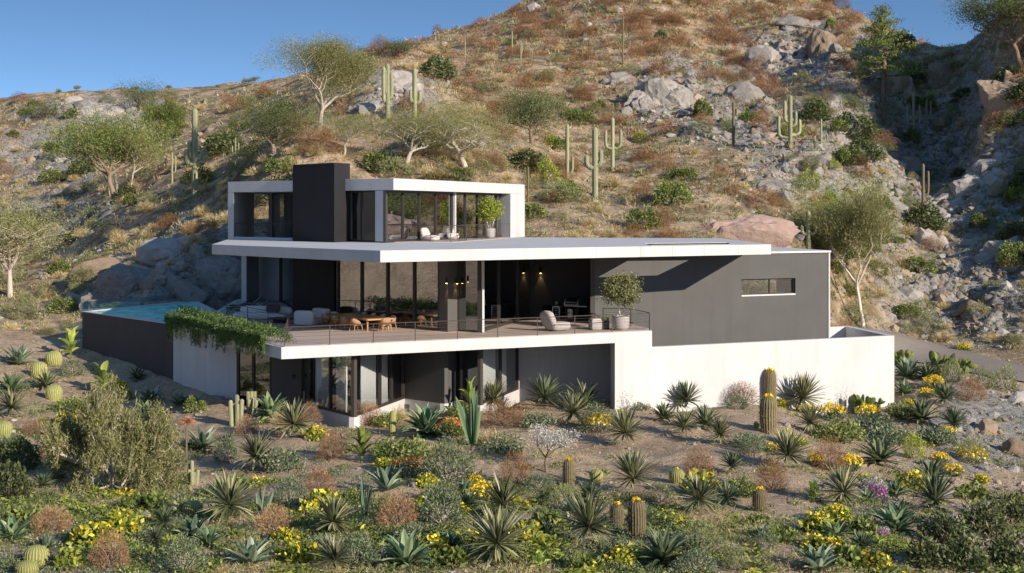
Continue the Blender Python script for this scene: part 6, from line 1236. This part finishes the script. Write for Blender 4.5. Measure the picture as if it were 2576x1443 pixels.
crag(2545,1140,90,40,"brown boulder at the picture edge below the driveway",20,"tanstone",blocks=4,name="boulder")
crag(2560,1010,120,25,"flat grey slab below the driveway at the picture edge",21,blocks=4,name="boulder")
crag(2265,1035,60,22,"smooth tan boulder at the corner of the white wall",22,"tanstone",blocks=2,name="boulder")
crag(2480,970,85,25,"pale slab on the rise below the driveway",23,blocks=3,name="boulder")
# boulders one can tell apart
def visible(X, Y, Z): px = X/Y*F+HX; py = HY+(CZ-Z)/Y*F; return px, py
def hill_points(n, seed, ylo=72, yhi=215, wt=None, edge=0):
    g = np.random.default_rng(seed); px = g.uniform(-60-edge, 2650+edge, n*4); py = g.uniform(-10, 880, n*4); out = []
    keep = np.ones(len(px), bool) if wt is None else g.uniform(0, 1, len(px)) < wt(px, py); 
    Yg = np.exp(np.linspace(math.log(66), math.log(240), 420))
    px, py = px[keep], py[keep]
    for i in range(0, len(px), 400):
        a, b = px[i:i+400], py[i:i+400]; X = (a[:,None]-HX)/F*Yg[None]; Zr = CZ-(b[:,None]-HY)/F*Yg[None]; d = Zr-H(X.ravel(), np.broadcast_to(Yg, X.shape).ravel()).reshape(X.shape); hit = d <= 0; k = hit.argmax(1); ok = hit.any(1) & (k > 0); 
        for j in np.nonzero(ok)[0]: out.append((X[j,k[j]], Yg[k[j]]))
        if len(out) >= n*1.6: break
    P = np.array(out); ok = ~inside(DUG, P[:,0], P[:,1]) & (edge_dist(DUG, P[:,0], P[:,1]) > 1.0) & ~inside(road, P[:,0], P[:,1]) & (edge_dist(road[::3], P[:,0], P[:,1]) > .6) & (P[:,1] > ylo) & (P[:,1] < yhi); P = P[ok][:n]
    return np.stack([P[:,0], P[:,1], H(P[:,0], P[:,1])], -1)
def rockw(px, py):
    w_ = np.zeros(len(px))
    for cx, cy, rx, ry in ((2350,480,330,200),(2150,420,280,90),(1700,270,140,80),(2050,150,200,70),(400,700,250,70),(250,290,200,35),(150,400,90,50),(2450,740,250,130),(1000,240,110,60),(1850,330,150,60),(700,620,150,60)): w_ = np.maximum(w_, np.clip(1.3-np.hypot((px-cx)/rx, (py-cy)/ry), 0, 1))
    return w_
P = hill_points(240, 5, wt=lambda a, b: rockw(a, b)**1.2)
for i, q in enumerate(P):
    me = RK[i % 7] if i % 5 else RKT[i % 4]; s_ = rnd.uniform(.5, 1.5)*(1.0 if i % 9 else 1.7)*q[1]/110
    o = obj("boulder", me); o.location = Vector(q)+Vector((0,0,-.08*s_)); o.scale = (s_*rnd.uniform(.8,1.3), s_, s_*rnd.uniform(.8,1.2)); o.rotation_euler = (rnd.uniform(-.3,.3), rnd.uniform(-.3,.3), rnd.uniform(0,6.28)); tag(o, "weathered boulder lying loose on the rocky hillside", "boulder", "boulders strewn on the hillside")
for i in range(46):
    px, py = rnd.uniform(2240, 2576), rnd.uniform(960, 1330); p = ground(px, py)
    if p is None or inside(road, np.array([p.x]), np.array([p.y]))[0] or px < 2700-(py-960)*.2-420: continue
    s_ = rnd.uniform(.25, .75); o = obj("boulder", RK[i % 7] if i % 3 else RKT[i % 4]); o.location = p+Vector((0,0,.05*s_)); o.scale = (s_*rnd.uniform(.9,1.5), s_, s_*rnd.uniform(.6,1)); o.rotation_euler = (rnd.uniform(-.3,.3), rnd.uniform(-.3,.3), rnd.uniform(0,6.28)); tag(o, "rounded pale boulder on the stony slope below the driveway", "boulder", "boulders on the slope below the driveway")
# talus and pebbles: beyond counting
P = hill_points(7200, 6, edge=400, wt=lambda a, b: np.clip(rockw(a, b)**1.1+.05, 0, 1)); g = np.random.default_rng(4); s_ = np.exp(g.normal(-.95, .45, len(P)))*P[:,1]/110; P[:,2] -= s_*.04
tag(scatter_rocks("talus_stones", P, s_, [M["peb1"], M["peb2"]], 5), "loose grey talus stones covering the rocky slopes", "stones", kind="stuff")
# bushes
def bushw(px, py):
    up = np.clip(1-(py-40)/520, .12, 1)*np.where((px > 1000) & (px < 2150), 1.0, .45); return np.clip(up*(1-.8*rockw(px, py)), .02, 1)*np.where(py > 640, .5, 1)
kinds = [("tumble","rust brown dry bush growing on the open hillside","bush","rust brown bushes on the hillside",300,1.0,bushw,(.65,1.45),.78),
 ("olive","olive green bush growing on the open hillside","bush","olive bushes on the hillside",230,7,lambda a, b: np.clip(.35+.5*((a > 1900) | (a < 900))-.2*rockw(a, b), 0, 1),(.5,1.3),.7),
 ("green","fresh green bush growing on the lower hillside","bush","green bushes on the hillside",90,13,lambda a, b: np.where((b > 260) & (b < 800), .6, .12),(.6,1.5),.8),
 ("dark","dark evergreen bush growing in a fold of the hillside","bush","dark evergreen bushes on the hillside",80,17,lambda a, b: np.where(((a > 2050) & (b < 700)) | ((a > 200) & (a < 800) & (b > 300) & (b < 520)), .8, .06),(.7,1.9),.75),
 ("lime","bright yellow-green bush on the slope behind the roof","bush","yellow-green bushes on the slope",30,19,lambda a, b: np.where((a > 1350) & (a < 2600) & (b > 330) & (b < 620), .7, .0),(.6,1.3),.9),
 ("grass","tuft of dry golden grass on the hillside","grass","golden grass tufts on the hillside",290,23,lambda a, b: np.where(((a > 150) & (a < 1500) & (b > 380)) | (b > 500), .8, .25)*(1-.7*rockw(a, b)),(.4,.95),.9)]
for kd, lb, cat, grp, n, sd, wt, (s0, s1), hs in kinds:
    P = hill_points(n, int(sd)+100, wt=wt); 
    for i, q in enumerate(P):
        qx, qy = visible(q[0], q[1], q[2])
        if (1700 < qx < 2050 and 520 < qy < 660) or (250 < qx < 620 and 590 < qy < 770 and kd != 'grass'): continue
        a, b = SHK[kd][i % len(SHK[kd])]; s_ = rnd.uniform(s0, s1)*(.75+.5*q[1]/140)*1.55
        o = obj({"grass":"grass_tuft","tumble":"rust_bush","olive":"olive_bush","green":"green_bush","dark":"evergreen_bush","lime":"lime_bush"}[kd], a); o.location = Vector(q)-Vector((0,0,.04)); o.scale = (s_*rnd.uniform(.9,1.35), s_, s_*hs*rnd.uniform(.8,1.15)); o.rotation_euler[2] = rnd.uniform(0,6.28); tag(o, lb, cat, grp)
        if kd in ("green","lime","dark") and q[1] < 110: obj("stems", b, o)
# low scrub and dry grass between them
for nm, m_, n, L, w_, K_, sd, hgt, wt, lb in (("hillside_grass","straw",4200,.34,.022,12,31,.22,lambda a, b: np.clip(.8-rockw(a, b)*.7, 0, 1),"dry golden grass over the open hillside"),("hillside_scrub","olive",5200,.16,.05,26,32,.26,lambda a, b: np.clip((.75-rockw(a, b)*.5)*np.where((a < 950) & (b < 480), .45, 1), 0, 1),"low olive scrub over the open hillside"),("hillside_scrub","rust",4800,.20,.03,26,33,.30,lambda a, b: bushw(a, b),"low rust brown scrub over the open hillside")):
    P = hill_points(int(n*1.3), sd, wt=wt, edge=450); g = np.random.default_rng(sd); n = len(P); i = np.repeat(np.arange(n), K_); m2 = len(i); sc = (g.uniform(.6, 1.6, n)*P[:,1]/110)[i]; a = g.uniform(0, 6.283, m2); r_ = .34*np.sqrt(g.uniform(0, 1, m2))*sc; hh = g.uniform(.0, hgt, m2)*sc*(1-.6*r_/(.34*sc)); p = PB()
    p.quads(np.stack([P[i,0]+r_*np.cos(a), P[i,1]+r_*np.sin(a), P[i,2]+hh+.02], -1), np.stack([np.cos(a)*.5, np.sin(a)*.5, g.uniform(.3, 1, m2)], -1)+g.normal(0, .25, (m2, 3)), g.normal(0, 1, (m2, 3)), L*sc*g.uniform(.6, 1.4, m2), w_*sc, np.clip(.5+g.normal(0, .25, m2), 0, 1))
    tag(obj(nm, p.mesh(nm, LM[m_])), lb, "scrub" if "scrub" in nm else "grass", kind="stuff")
